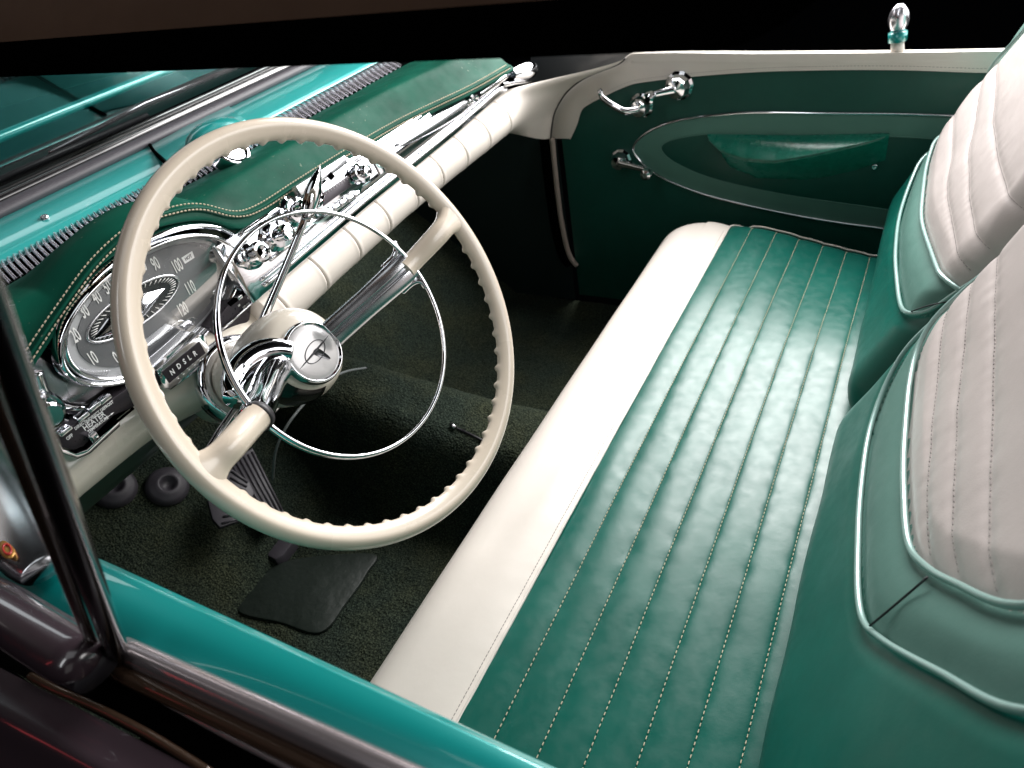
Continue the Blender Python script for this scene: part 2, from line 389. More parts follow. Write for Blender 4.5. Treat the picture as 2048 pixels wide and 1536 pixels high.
# piping along the cream seam and round the far end
def cz(x, y): xo, yo = cush_outline(x, y); return V3(xo, yo, cush(min(x, X1 - .003), y))
pp = [cz(x, YS) + V3(0, 0, .0018) for x in np.linspace(X0 + .02, X1 - .06, 120)]
endp = [V3(X1 - .045 + .040 * math.sin(t * math.pi / 2), YS - .03 * (1 - math.cos(t * math.pi / 2)), 0) for t in np.linspace(0, 1, 10)]
endp = [V3(p[0], p[1], cush(p[0], p[1]) + .002) for p in endp]
endp += [V3(X1 - .004, y, cush(X1 - .012, y) + .0015) for y in np.linspace(YS - .04, YB, 60)]
v, f = tube_g(resample(np.array(pp + endp), .006), .0019, 8); mb = MB().add(v, f); mb.build('piping', M['cream'], seat)
for s in seams:
    mb = MB(); P = [V3(x, s, cush(x, s)) for x in np.linspace(X0 + .03, X1 - .012, 260)]
    stitches(mb, P, [0, 0, 1], .0064, .0043, .0011, .0008, .0007)
    mb.build('stitching', M['thread'], seat, False)
mb = MB(); stitches(mb, [V3(x, YS + .007, cush(x, YS + .007)) for x in np.linspace(X0 + .03, X1 - .06, 200)], [0, 0, 1], .005, .0034, .0007, .0004, .0003)
mb.build('stitching', M['thread_grey'], seat, False)
# seat base
v, f = prism_g([(X0 + .03, -.12), (X1 - .04, -.12), (X1 - .04, YF - .04), (X0 + .03, YF - .04)], (0, 0, FZ), (1, 0, 0), (0, 1, 0), 0, .16, 0); MB().add(v, f).build('seat_base', M['matte_black'], seat, False)

# ================================================================= SEAT BACKS
LEAN = math.radians(25); BP = V3(0, .035, -.665); BU = V3(0, -math.sin(LEAN), math.cos(LEAN)); BN = V3(0, math.cos(LEAN), math.sin(LEAN))
def bk0(px, py, h=0): P0 = BP + BN * h; p = atp(px, py, P0, BN); return p[0], (p - P0) @ BU
def seat_back(label, xa, xb, ins, ban, seam_xs, piv):
    """ins, ban: U-shaped outlines in (x, up) from top-near over the corner, the bottom and up the far side"""
    root = thing('seat_back', label, 'seat back', ((xa + xb) / 2, 0, -.7), 'split backrests of the bench seat')
    TOP = .56; w_ = xb - xa
    def height(x, s, pleat=True):
        h = .0
        e = min(x - xa, xb - x); r = .06
        if e < r: h -= (r - math.sqrt(max(r * r - (r - max(e, 0)) ** 2, 0))) * .95
        b = s + .03
        if b < .07: h -= (.07 - math.sqrt(max(.07 ** 2 - (.07 - max(b, 0)) ** 2, 0))) * .9
        tt = TOP - s
        if tt < .08: h -= (.08 - math.sqrt(max(.08 ** 2 - (.08 - max(tt, 0)) ** 2, 0)))
        h += .003 * noise.noise(Vector((x * 6 + piv, s * 6, 3)))
        return h
    ins = smooth_poly(ins, 90); ban = smooth_poly(ban, 90)
    def inside(poly, x, y):
        c = False; n = len(poly); j = n - 1
        for i in range(n):
            xi, yi = poly[i]; xj, yj = poly[j]
            if (yi > y) != (yj > y) and x < (xj - xi) * (y - yi) / (yj - yi) + xi: c = not c
            j = i
        return c
    PI_ = np.array(list(ins) + [(ins[-1][0], 2), (ins[0][0], 2)]); PB_ = np.array(list(ban) + [(ban[-1][0], 2), (ban[0][0], 2)])
    def dist(poly, x, y):
        P = poly; A = P[:-1]; B = P[1:]; d = B - A; t = np.clip(((x - A[:, 0]) * d[:, 0] + (y - A[:, 1]) * d[:, 1]) / ((d ** 2).sum(1) + 1e-12), 0, 1)
        q = A + d * t[:, None]; return float(np.min(np.hypot(q[:, 0] - x, q[:, 1] - y)))
    def full(x, s, cls, di, db):
        h = height(x, s)
        if cls == 0:
            h += .009 * min(di / .03, 1) ** .6 + .0012 * noise.noise(Vector((x * 10 + s * 8, s * 10 - x * 6, 7))) * min(di / .03, 1)
            for k, sx in enumerate(seam_xs):
                dd = abs(s - (sx(x)))
                h -= .0020 * math.exp(-(dd / .005) ** 1.3) + .0009 * math.exp(-(dd / .02) ** 2)
                h += .0006 * noise.noise(Vector((x * 80, s * 25, k))) * math.exp(-(dd / .012) ** 2)
        elif cls == 1: h += .006 * math.sin(math.pi * min(min(di, db) / .03, 1) / 2)
        else: h += .004 * min(db / .02, 1) + .003 * noise.noise(Vector((x * 9, s * 12, 5)))
        return h
    NXb, NSb = int(w_ / .0034), int((TOP + .03) / .0034)
    cls = {}; pts = {}
    for j in range(NSb + 1):
        for i in range(NXb + 1):
            x = xa + w_ * i / NXb; s = -.03 + (TOP + .03) * j / NSb
            di = dist(ins, x, s); db = dist(ban, x, s)
            c = 0 if inside(PI_, x, s) else (1 if inside(PB_, x, s) else 2)
            cls[i, j] = c; pts[i, j] = BP + V3(x, 0, 0) + BU * s + BN * full(x, s, c, di, db)
    bins = [MB(), MB(), MB()]; maps = [{}, {}, {}]
    for j in range(NSb):
        for i in range(NXb):
            cs = [cls[i, j], cls[i + 1, j], cls[i + 1, j + 1], cls[i, j + 1]]; c = sorted(cs)[1]
            q = []
            for k in ((i, j), (i + 1, j), (i + 1, j + 1), (i, j + 1)):
                if k not in maps[c]: maps[c][k] = len(bins[c].v); bins[c].v.append(pts[k])
                q.append(maps[c][k])
            bins[c].f.append(tuple(q[::-1]))
    # sides and rear shell
    ring = [pts[0, j] for j in range(NSb, -1, -1)] + [pts[i, 0] for i in range(NXb + 1)] + [pts[NXb, j] for j in range(NSb + 1)] + [pts[i, NSb] for i in range(NXb, -1, -1)]
    n = len(ring); b0 = len(bins[2].v); ctr = np.mean(ring, 0)
    for k in range(4):
        for p in ring: bins[2].v.append(p - BN * .045 * k + (p - ctr) * (0, .004, .0, -.02)[k])
    for k in range(3):
        for i in range(n): bins[2].f.append((b0 + k * n + i, b0 + k * n + (i + 1) % n, b0 + (k + 1) * n + (i + 1) % n, b0 + (k + 1) * n + i))
    bins[0].build('insert', M['insert'], root); bins[1].build('border_band', M['band'], root); bins[2].build('bolster', M['green'], root)
    def onsurf(p, lift=.0): return BP + V3(p[0], 0, 0) + BU * p[1] + BN * (height(p[0], p[1]) + lift)
    for cv, nm in ((ins, .0062), (ban, .0055)):
        Q = [p for p in cv if p[1] < TOP - .03]
        v, f = tube_g(resample(np.array([onsurf(p, nm) for p in Q]), .006), .0028, 10); MB().add(v, f).build('piping', M['piping'], root)
    for sx in seam_xs:
        P = []; mb = MB()
        for x in np.linspace(xa + .02, xb - .02, 160):
            s = sx(x)
            if inside(PI_, x, s) and dist(ins, x, s) > .006 and s < TOP - .03: P.append(BP + V3(x, 0, 0) + BU * s + BN * (full(x, s, 0, dist(ins, x, s), 1)))
        if len(P) > 3: stitches(mb, P, BN, .0058, .0036, .0011, .0006, .0002); mb.build('stitching', M['thread_grey'], root, False)
    # mitre seam at the near corner
    k = np.argmin([abs(p[0] - xa) * 1.0 + p[1] for p in ins]); kb = np.argmin([abs(p[0] - xa) * 1.0 + p[1] for p in ban])
    a, b = ins[k], ban[kb]
    P = [onsurf(a + (b - a) * t, .0085) for t in np.linspace(.08, .95, 12)]
    v, f = tube_g(P, .0009, 6); MB().add(v, f).build('mitre_seam', M['rubber'], root)
    return root
# outlines in (x, distance up the reclined back)
D_ins = [(.218, .62), (.254, .5), (.288, .4), (.309, .317), (.354, .262), (.39, .227), (.426, .205), (.495, .19), (.579, .178), (.667, .176), (.722, .19), (.757, .232), (.772, .30), (.777, .4), (.777, .62)]
D_ban = [(.155, .62), (.191, .5), (.225, .4), (.247, .314), (.293, .25), (.347, .182), (.385, .151), (.464, .129), (.553, .113), (.64, .109), (.704, .127), (.745, .165), (.772, .22), (.784, .3), (.786, .42), (.786, .62)]
def line(s0, sl=0.0, c=0.0): return lambda x: s0 + sl * (x - .45) + c * (x - .45) ** 2
def seam_from(pts):
    q = sorted(bk0(*p) for p in pts); xs = [a[0] for a in q]; ys = [a[1] for a in q]
    def fn(x):
        if x < xs[0]: return ys[0] + (ys[1] - ys[0]) / (xs[1] - xs[0]) * (x - xs[0])
        if x > xs[-1]: return ys[-1] + (ys[-1] - ys[-2]) / (xs[-1] - xs[-2]) * (x - xs[-1])
        return float(np.interp(x, xs, ys))
    return fn
dse = [seam_from([(1862, 1170), (1870, 1010), (1878, 850), (1893, 700), (1912, 580)]), seam_from([(1921, 1190), (1925, 1010), (1930, 800), (1950, 600), (1962, 510)]), seam_from([(1999, 1210), (2000, 1000), (2000, 800), (2003, 600), (2006, 470)]), lambda x: .40, lambda x: .45, lambda x: .5]
P_ban = [(.80, .62), (.80, .35), (.805, .22), bk0(1819, 628), bk0(1801, 546), bk0(1803, 449), bk0(1829, 362), bk0(1870, 280), bk0(1911, 219), bk0(1993, 106), (1.40, .45), (1.40, .62)]
P_ins = [(.835, .62), (.835, .40), bk0(1915, 585), bk0(1900, 572), bk0(1880, 531), bk0(1858, 470), bk0(1852, 410), bk0(1858, 340), bk0(1885, 265), bk0(1925, 200), (1.34, .37), (1.35, .62)]
pse = [seam_from([(1929, 560), (1925, 500), (1905, 400), (1912, 300)]), seam_from([(1970, 510), (1950, 400), (1948, 300), (1960, 230)]), seam_from([(2040, 430), (2010, 330), (1995, 250), (1998, 200)])]
seat_back('driver backrest, pearl grey pleated insert framed in green, nearest the camera at lower right', .146, .790, D_ins, D_ban, dse, 0)
seat_back('passenger backrest behind the driver backrest, brightly lit at the upper right corner', .790, 1.43, P_ins, P_ban, pse, 5)

# ================================================================= STEERING WHEEL
C = V3(.43947511, .48037071, -.3723602); WN = V3(-.03703875, -.87896765, .47544085)
WU = nrm(V3(1, 0, 0) - WN * WN[0]); WV = np.cross(WN, WU)
def W(u, v, n): return C + WU * u + WV * v + WN * n
wheel = thing('steering_wheel', 'large ivory steering wheel with finger grips and a chrome horn ring', 'steering wheel', C)
RR, RT = .2150, .0095
NT, NS = 72 * 10, 26
spk = (math.radians(5.0), math.radians(182.0))
def rim_pt(i, k):
    th = 2 * math.pi * i / NT; ph = 2 * math.pi * k / NS
    near = min(abs((th - s + math.pi) % (2 * math.pi) - math.pi) for s in spk)
    cr, cn = math.cos(ph) * RT, math.sin(ph) * RT
    inw = max(0, -math.cos(ph))
    g = max(0, math.cos(58 * th)) ** 1.3
    g *= sstep(.10, .15, near)
    a_in = max(0, -math.cos(ph)) ; back = max(0, -math.cos(ph - .75))
    step = sstep(.25, .42, a_in)
    r = RR + cr * (1.0 if cr > 0 else 1.10) - step * .0010 - a_in ** 2 * .0022 - back ** 2.5 * .0040 * g * (1 if ph > 1.2 else 0)
    n = cn * (1 - .06 * a_in) - .0012 * step * math.sin(ph) - back ** 2.5 * .0012 * g * (1 if ph > 1.2 else 0)
    return W(r * math.cos(th), r * math.sin(th), n)
v = [rim_pt(i, k) for i in range(NT) for k in range(NS)]
f = [(i * NS + k, i * NS + (k + 1) % NS, ((i + 1) % NT) * NS + (k + 1) % NS, ((i + 1) % NT) * NS + k) for i in range(NT) for k in range(NS)]
mesh('rim', v, f, M['ivory'], wheel)
def polar(r, a, n): return W(r * math.cos(a), r * math.sin(a), n)
def spoke_g(path, half, thick, side, n=20, pw=2.6):
    """path of (u,v,n); rounded rectangular cross-section"""
    P = np.array([W(*p) for p in path]); m = len(P); T = np.gradient(P, axis=0); vv = []
    for i in range(m):
        t = nrm(T[i]); a = nrm(WV - t * (WV @ t)); b = np.cross(t, a)
        for k in range(n):
            th = 2 * math.pi * k / n; c, s = math.cos(th), math.sin(th)
            vv.append(P[i] + a * half[i] * abs(c) ** (2 / pw) * np.sign(c) + b * thick[i] * abs(s) ** (2 / pw) * np.sign(s))
    ff = [(i * n + k, i * n + (k + 1) % n, (i + 1) * n + (k + 1) % n, (i + 1) * n + k) for i in range(m - 1) for k in range(n)]
    ff.append(tuple(range(n))[::-1]); ff.append(tuple(range((m - 1) * n, m * n))); return vv, ff
# right-hand ivory spoke, flaring into the rim
us = np.linspace(.122, .212, 20)
half = [.0114 + .0020 * (u - .12) / .08 + .012 * max(0, (u - .188) / .024) ** 2 for u in us]
v, f = spoke_g([(u, .0045 + (u - .12) * .16, -.022 + .022 * sstep(.12, .19, u)) for u in us], half, [.0088] * 20, 1)
MB().add(v, f).build('spoke', M['ivory'], wheel, True, 60)
us = np.linspace(-.134, -.212, 20)
half = [.0135 + .012 * max(0, (-u - .188) / .024) ** 2 for u in us]
v, f = spoke_g([(u, -.0035 + (u + .13) * .045, -.012 + .012 * sstep(.13, .19, -u)) for u in us], half, [.0125 - .0045 * sstep(.175, .2, -u) for u in us], 1, 24, 2.1)
MB().add(v, f).build('spoke', M['ivory'], wheel, True, 60)
# horn ring: flat ribbon on a circle, 18 mm below the rim plane
hr = MB(); NR, r_h, s_h = 200, .132, -.018
vv = []
for i in range(NR):
    th = 2 * math.pi * i / NR; w_ = .0031 + .0012 * math.cos(th) ** 2
    for k in range(12):
        ph = 2 * math.pi * k / 12; c, s = math.cos(ph), math.sin(ph)
        vv.append(W((r_h + w_ * .8 * c) * math.cos(th), (r_h + w_ * .8 * c) * math.sin(th), s_h + .0030 * s - .25 * w_ * c))
hr.add(vv, [(i * 12 + k, i * 12 + (k + 1) % 12, ((i + 1) % NR) * 12 + (k + 1) % 12, ((i + 1) % NR) * 12 + k) for i in range(NR) for k in range(12)])
HR = hr.build('horn_ring', M['chrome'], wheel)
# fluted chrome bar from the hub out to the ring (driver's right)
def bar_g(path, half, thick, flutes):
    prof = []
    n = 64
    for k in range(n + 1):
        t = -1 + 2 * k / n; z = math.sqrt(max(1 - abs(t) ** 3.0, 0)); z *= 1 - .32 * max(0, math.cos(t * math.pi * flutes)) ** 3 * (1 - abs(t) ** 4); prof.append((t, z))
    for k in range(1, 8): t = 1 - 2 * k / 8; prof.append((t, -.5 * math.sqrt(1 - t * t)))
    P = np.array([W(*p) for p in path]); T = np.gradient(P, axis=0); vv = []; m = len(prof)
    for i in range(len(P)):
        t = nrm(T[i]); a = nrm(WV - t * (WV @ t)); b = np.cross(t, a)
        if b @ WN < 0: b = -b
        for p in prof: vv.append(P[i] + a * half[i] * p[0] + b * thick[i] * p[1])
    ff = [(i * m + k, i * m + (k + 1) % m, (i + 1) * m + (k + 1) % m, (i + 1) * m + k) for i in range(len(P) - 1) for k in range(m)]
    ff.append(tuple(range(m))); ff.append(tuple(range((len(P) - 1) * m, len(P) * m))); return vv, ff
us = np.linspace(.024, .130, 30)
path = [(u, -.002 + (u - .03) * .09, -.088 + .066 * sstep(-.02, .15, u) * 1.03) for u in us]
v, f = bar_g(path, [.0165 + .002 * sstep(.06, .13, u) for u in us], [.0085] * 30, 2)
MB().add(v, f).build('horn_bar', M['brushed'], wheel, True, 50)
# fillets where bar meets ring
for sg in (1, -1):
    P = [W(*p) for p in smooth_poly([(.108, .004 + sg * .0175, -.036), (.121, .006 + sg * .018, -.026), (.1285, .007 + sg * .023, -.020), (.1285 , .006 + sg * .032, -.0185)], 16)]
    v, f = tube_g(P, [.0038] * len(P), 10); MB().add(v, f).build('horn_bar_fillet', M['chrome'], HR)
# left chrome arm curving from the hub up to the ivory spoke
def wat(px, py, s): return atp(px, py, C - WN * s, WN)
Pa = smooth_poly([wat(582, 706, .092), wat(548, 702, .096), wat(512, 712, .100), wat(482, 738, .100), wat(468, 770, .092), wat(470, 800, .078)], 40)
v, f = tube_g(Pa, [.0135 + .002 * math.sin(i / 40 * math.pi) for i in range(len(Pa))], 24, flat=.75, up=WV); arm_ = MB().add(v, f).build('horn_arm', M['chrome'], wheel)
Pb = smooth_poly([wat(552, 735, .100), wat(538, 762, .080), wat(526, 795, .052), wat(512, 828, .022), wat(505, 842, .014)], 40)
v, f = tube_g(Pb, [.0180 - .0035 * k / 40 for k in range(len(Pb))], 28); MB().add(v, f).build('spoke_sleeve', M['chrome'], arm_)
v, f = lathe_g([(0, .0), (0, .0150), (.004, .0155), (.008, .0150), (.008, 0)], W(-.1315, -.0045, -.016), W(-.14, -.005, -.010) - W(-.12, -.004, -.020), 32); MB().add(v, f).build('spoke_collar', M['rubber'], wheel)
# hub: chrome bezel, pearl lens, emblem
HC = -.090
HO = W(-.0015, -.0055, HC)
v, f = lathe_g([(-.016, .034), (-.010, .0372), (-.002, .0372), (.003, .0356), (.0045, .0340), (.0042, .0328), (.001, .0318), (.0005, .028)], HO, WN, 72); bez = MB().add(v, f).build('hub_bezel', M['chrome'], wheel)
M['pearl'] = mat('pearl_lens_backing', (.50, .49, .49), .38, .35, coat=1.0)
v, f = lathe_g([(.0012 + .0032 * math.sqrt(max(0, 1 - (r / .032) ** 2)), r) for r in np.linspace(.0316, .0002, 14)], HO, WN, 60); lens = MB().add(v, f).build('hub_emblem', M['pearl'], wheel)
# emblem on the lens: a ringed globe crossed by a slanting spear with a fin
em = MB(); a0 = math.radians(46)
def E(u, v, n=.0): r2 = u * u + v * v; return HO + WU * u + WV * v + WN * (.0014 + .0032 * math.sqrt(max(0, 1 - r2 / .032 ** 2)) + n)
def rot2(u, v, a): return u * math.cos(a) - v * math.sin(a), u * math.sin(a) + v * math.cos(a)
P = [E(*rot2(.0165 * math.cos(t), .0095 * math.sin(t), math.radians(12))) for t in np.linspace(0, 2 * math.pi, 60, endpoint=False)]
v, f = tube_g(P, .0006, 6, True); em.add(v, f)
P = [E(*rot2(t, 0, math.radians(7))) for t in np.linspace(-.028, .028, 30)]
v, f = tube_g(P, [.0002 + .0011 * math.cos(t / .028 * math.pi / 2) for t in np.linspace(-.028, .028, 30)], 6); em.add(v, f)
for q in ([(-.004, -.001), (.005, .001), (.010, -.0145), (.007, -.0165)],): 
    q = smooth_poly(q, 16, True); em.add([E(*p, .0003) for p in q] + [E(*p, -.001) for p in q], [tuple(range(len(q)))] + [(i, (i + 1) % len(q), len(q) + (i + 1) % len(q), len(q) + i) for i in range(len(q))])
M['emblem'] = mat('emblem_grey', (.07, .07, .075), .3, .6)
em.build('emblem_mark', M['emblem'], lens)

# ================================================================= STEERING COLUMN
AX = -WN
col = thing('steering_column', 'ivory steering column with chrome collar running down into the dashboard', 'steering column', W(0, 0, -.2))
v, f = lathe_g([(.096, .030), (.0975, .040), (.101, .0455), (.108, .0505), (.120, .0548), (.135, .0565), (.155, .0560), (.178, .0535), (.200, .0485), (.225, .0450), (.26, .0435), (.36, .0435)], C, AX, 72)
MB().add(v, f).build('shroud', M['column'], col)
v, f = lathe_g([(.268, .0440), (.262, .050), (.263, .0565), (.268, .0605), (.276, .0620), (.283, .0605), (.287, .055)], C, AX, 72); MB().add(v, f).build('collar', M['chrome'], col)
v, f = lathe_g([(.292, .045), (.290, .052), (.293, .056), (.298, .0565), (.302, .054)], C, AX, 72); MB().add(v, f).build('collar_ring', M['dark_chrome'], col)
# dark cut-out in the shroud below the hub emblem
def shr(s): return np.interp(s, [.096, .0975, .101, .108, .120, .135, .155, .178, .2], [.030, .040, .0455, .0505, .0548, .0565, .0560, .0535, .0485])
def tpx(a, s, r=None): r = shr(s) if r is None else r; p = W(r * math.cos(a), r * math.sin(a), -s); q = R @ p; return np.array([q[0] / q[2] * F + CX, q[1] / q[2] * F + CY])
a_c = min(np.linspace(-math.pi, math.pi, 181), key=lambda a: np.linalg.norm(tpx(a, .128) - np.array([585, 806])))
v, f = grid_g(lambda a, b: W(*[(shr(.101 + .042 * b * (1 - (2 * a - 1) ** 2) ** .5) + .0008) * g(a_c + (a - .5) * 1.25) for g in (math.cos, math.sin)], -(.101 + .042 * b * (1 - (2 * a - 1) ** 2) ** .5)), 40, 14)
MB().add(v, f).build('shroud_opening', M['black'], col)
def axp(s): return C + AX * s
# gear selector lever
A_ = axp(.185); g0 = atp(508, 680, A_, WN)
P = [A_, atp(500, 700, A_, WN), atp(560, 560, A_ + WN * .03, WN), atp(603, 455, A_ + WN * .06, WN), atp(622, 405, A_ + WN * .07, WN)]
gl = thing('gear_lever', 'slim chrome column shift lever pointing up from the steering column', 'gear lever', A_)
Ps = smooth_poly(P[1:], 30); v, f = tube_g(Ps, np.linspace(.0052, .0042, len(Ps)), 14); MB().add(v, f).build('lever_rod', M['chrome'], gl)
K = [atp(614, 432, A_ + WN * .068, WN), atp(640, 333, A_ + WN * .085, WN)]
ts = np.linspace(0, 1, 24); v, f = tube_g([K[0] + (K[1] - K[0]) * t for t in ts], [max(.0012, .0092 * math.sin(math.pi * (t * .80 + .20)) ** .8) * 1.25 if t > .03 else .0045 for t in ts], 16, flat=.7, up=WU); MB().add(v, f).build('lever_grip', M['chrome'], gl)
v, f = tube_g([K[0] * 1.0 + (K[0] - K[1]) * .10, K[0], K[0] + (K[1] - K[0]) * .06], [.0052, .0060, .0048], 14); MB().add(v, f).build('lever_collar', M['dark_chrome'], gl)
# indicator lever and its mount
tl = thing('indicator_lever', 'dark grey turn signal lever on the left of the column', 'lever', axp(.2))
B_ = axp(.21)
P = [atp(478, 806, B_ + WN * .03, WN), atp(440, 862, B_ + WN * .045, WN), atp(408, 915, B_ + WN * .055, WN)]
v, f = tube_g(resample(np.array(P), .006), .0042, 12); MB().add(v, f).build('lever_rod', M['dark_chrome'], tl)
v, f = tube_g([P[-1], P[-1] + (P[-1] - P[1]) * .3, P[-1] + (P[-1] - P[1]) * .5], [.005, .0062, .003], 12); MB().add(v, f).build('lever_grip', M['chrome'], tl)
q = [atp(a, b, B_ + WN * .03, WN) for a, b in ((470, 800), (484, 797), (488, 838), (478, 842), (480, 815))]
O_ = q[0]; prism('lever_mount', [((p - O_) @ WU, (p - O_) @ WV) for p in q], O_, WU, WV, -.012, .004, M['column'], tl, .001)

# ================================================================= DASHBOARD
dash = thing('dashboard', 'full width dashboard with green padded top, chrome fascia and ivory lower roll', 'dashboard', (.7, .8, -.5))
XL, XR = .10, 1.27
# painted strip under the windscreen
def strip(a, b):
    x = XL + (1.27 - XL) * a; y = 1.008 + .112 * b; z = -.3235 + .012 * b + .006 * math.sin(b * math.pi) - .010 * max(0, (.06 - b) / .06)
    return V3(x, y, z)
v, f = grid_g(strip, 40, 16); ts_ = MB().add(v, f).build('painted_strip', M['teal_strip'], dash)
for p in [(89, 434), (345, 297), (463, 233), (633, 143)]:
    c_ = atz(*p, -.313); v, f = lathe_g([(-.004, .0056), (.0008, .0056), (.0022, .0046), (.0026, .0030), (.0012, .0018), (.0010, .0001)], c_, (0, -.1, 1), 20)
    MB().add(v, f).build('screw', M['brushed'], ts_)
# ribbed defroster outlet
def rib(a, b):
    P_ = -600.0 + 108.0 * a; x = .38 + (math.exp(.0085 * P_) - .0080) / .0085 + .031 * (b - .5) - .004 * math.sin(math.pi * b)
    y = .934 + .077 * b; z = -.331 + .012 * math.sin(math.pi * (b * .9 + .05)) + .0055 * math.sin(math.pi * min((P_ % 1.0) / .625, 1)) ** .6 - .003
    return V3(x, y, z)
v, f = grid_g(rib, 108 * 16, 12); f = [q for q in f if (q[0] % (108 * 16 + 1)) % 16 in range(0, 10)]
MB().add(v, f).build('defroster_vent', M['ribs'], dash)
v, f = grid_g(lambda a, b: V3(XL + 1.16 * a, .925 + .09 * b, -.3345), 2, 2); MB().add(v, f).build('vent_tray', M['matte_black'], dash, False)
# centre plate with the round grille dome
pq = [atz(a, b, -.311) for a, b in ((302, 296), (455, 211), (492, 243), (345, 335))]
v, f = tube_g(smooth_poly([atz(a, b, -.3085) for a, b in ((300, 290), (308, 302), (322, 318), (340, 334))], 16), .0028, 8); MB().add(v, f).build('plate_gap', M['matte_black'], dash)
prism('vent_plate', smooth_poly([p[:2] for p in pq for _ in (0,)], 4, True) if False else [p[:2] for p in pq], (0, 0, -.316), (1, 0, 0), (0, 1, 0), 0, .009, M['teal_strip'], dash, .002)
dc = atz(432, 268, -.302)
v, f = lathe_g([(-.03, .052), (-.004, .050), (.010, .044), (.020, .034), (.026, .020), (.028, .0002)], dc + V3(0, .0, -.008), (0, -.25, 1), 40, 1.25, .8, (1, 0, 0)); MB().add(v, f).build('vent_dome', M['teal'], dash)
dc = atz(462, 300, -.300); v, f = lathe_g([(-.02, .028), (.002, .028), (.005, .026), (.003, .023), (.004, .012), (.005, .0002)], dc, (.1, -.75, .66), 40); MB().add(v, f).build('vent_nozzle', M['chrome'], dash)
# padded top
seamP = [(.10, .785, -.43), (.20, .785, -.395), (.259, .785, -.36), (.336, .785, -.324), (.396, .785, -.3005), (.459, .784, -.2895), (.501, .784, -.2950), (.542, .784, -.309), (.586, .783, -.3400), (.629, .783, -.350), (.715, .783, -.3500), (.836, .782, -.3505), (.975, .776, -.353), (1.14, .742, -.355), (1.24, .730, -.355), (1.30, .728, -.356)]
SPx = [p[0] for p in seamP]; sm = smooth_poly(seamP, 150)
def seam_at(x): return V3(x, np.interp(x, sm[:, 0], sm[:, 1]), np.interp(x, sm[:, 0], sm[:, 2]))
def pad(a, b):
    x = XL + (1.29 - XL) * a; s_ = seam_at(x)
    if b <= .72:
        t = b / .72; y = .934 + (s_[1] + .004 - .934) * t
        e = (1 - t); z0 = -.330; top = max(-.318, s_[2] + .006)
        z = z0 * (1 - t) ** 2 + top * (1 - (1 - t) ** 2); drop = sstep(.72, 1.0, t) * (top - s_[2])
        z = z0 + (top - z0) * sstep(0, .75, t) + .009 * math.sin(math.pi * t) ** .8 - drop
        z += .0012 * noise.noise(Vector((x * 18, y * 25, 1)))
    else:
        t = (b - .72) / .28; lip = float(np.interp(x, [.2, .40, .50, .58, .66, .75], [.011, .011, .016, .023, .014, .011]))
        y = s_[1] + .004 - .006 * math.sin(min(t * 2.0, 1) * math.pi / 2) + .030 * max(0, t - .55) / .45
        z = s_[2] - lip * min(t * 1.5, 1) ** .9
    return V3(x, y, z)
v, f = grid_g(pad, 420, 90); pd = MB().add(v, f).build('pad', M['pad'], dash)
mb = MB(); mc = MB()
for off, lift in ((.0055, .0022), (-.0045, .0018)):
    P = []
    for x in np.linspace(.24, 1.27, 500):
        s_ = seam_at(x); d = seam_at(x + .004) - seam_at(x - .004); t = nrm(d)
        nn = nrm(np.cross(t, V3(0, .55, .84)))  # points toward the driver / down
        up = nrm(V3(0, -.62, .78)) - t * (nrm(V3(0, -.62, .78)) @ t); up = nrm(up); side = nrm(np.cross(t, up))
        if side[2] < 0 or side[1] < 0: side = -side if side[1] < 0 else side
        P.append(s_ + up * .0015 + side * off)
    mb = MB(); stitches(mb, P, nrm(V3(0, -.62, .78)), .0056, .0038, .0013, .0009, .0012)
    mb.build('stitching', M['thread'], pd, False)
P = [seam_at(x) + nrm(V3(0, -.62, .78)) * .0010 for x in np.linspace(.22, 1.28, 300)]
v, f = tube_g(P, .0022, 8); MB().add(v, f).build('pad_welt', M['pad'], pd)
# fascia
FP = V3(0, .772, -.360); FW = nrm(V3(0, .024, .078)); FU = V3(1, 0, 0); FN = np.cross(FU, FW)
def fa(px, py, t=0):
    p = atp(px, py, FP + FN * t, FN); q = p - FP - FN * t; return q[0], q @ FW
def F3(u, w_, t=0): return FP + FU * u + FW * w_ + FN * t
def low(x): return np.interp(x, [.5, .58, .8, 1.1, 1.27], [-.083, -.081, -.070, -.060, -.050])
top_w = [(.53, .004), (.9, .004), (1.10, .004), (1.30, .006)]
P = [(x, .004 + 0.0 * x) for x in np.linspace(1.31, .53, 30)] + [(x, low(x)) for x in np.linspace(.53, 1.31, 40)]
fas = prism('fascia', P, FP, FU, FW, -.012, 0, M['chrome'], dash, .0015)
def rect_on(name, pxs, t0, t1, m, par, bev=.001, rnd=None):
    q = [fa(a, b, t1) for a, b in pxs]
    if rnd: q = smooth_poly(q, rnd, True)
    return prism(name, q, FP, FU, FW, t0, t1, m, par, bev)
# raised beads at the lower and upper edges
for o_, r_ in ((.010, .0030), (.018, .0022)):
    v, f = tube_g([F3(x, low(x) + o_, .0012) for x in np.linspace(.56, 1.30, 60)], r_, 10); MB().add(v, f).build('fascia_bead', M['chrome'], fas)
v, f = tube_g([F3(x, .0, .0012) for x in np.linspace(.57, 1.30, 60)], .0028, 10); MB().add(v, f).build('fascia_bead', M['chrome'], fas)
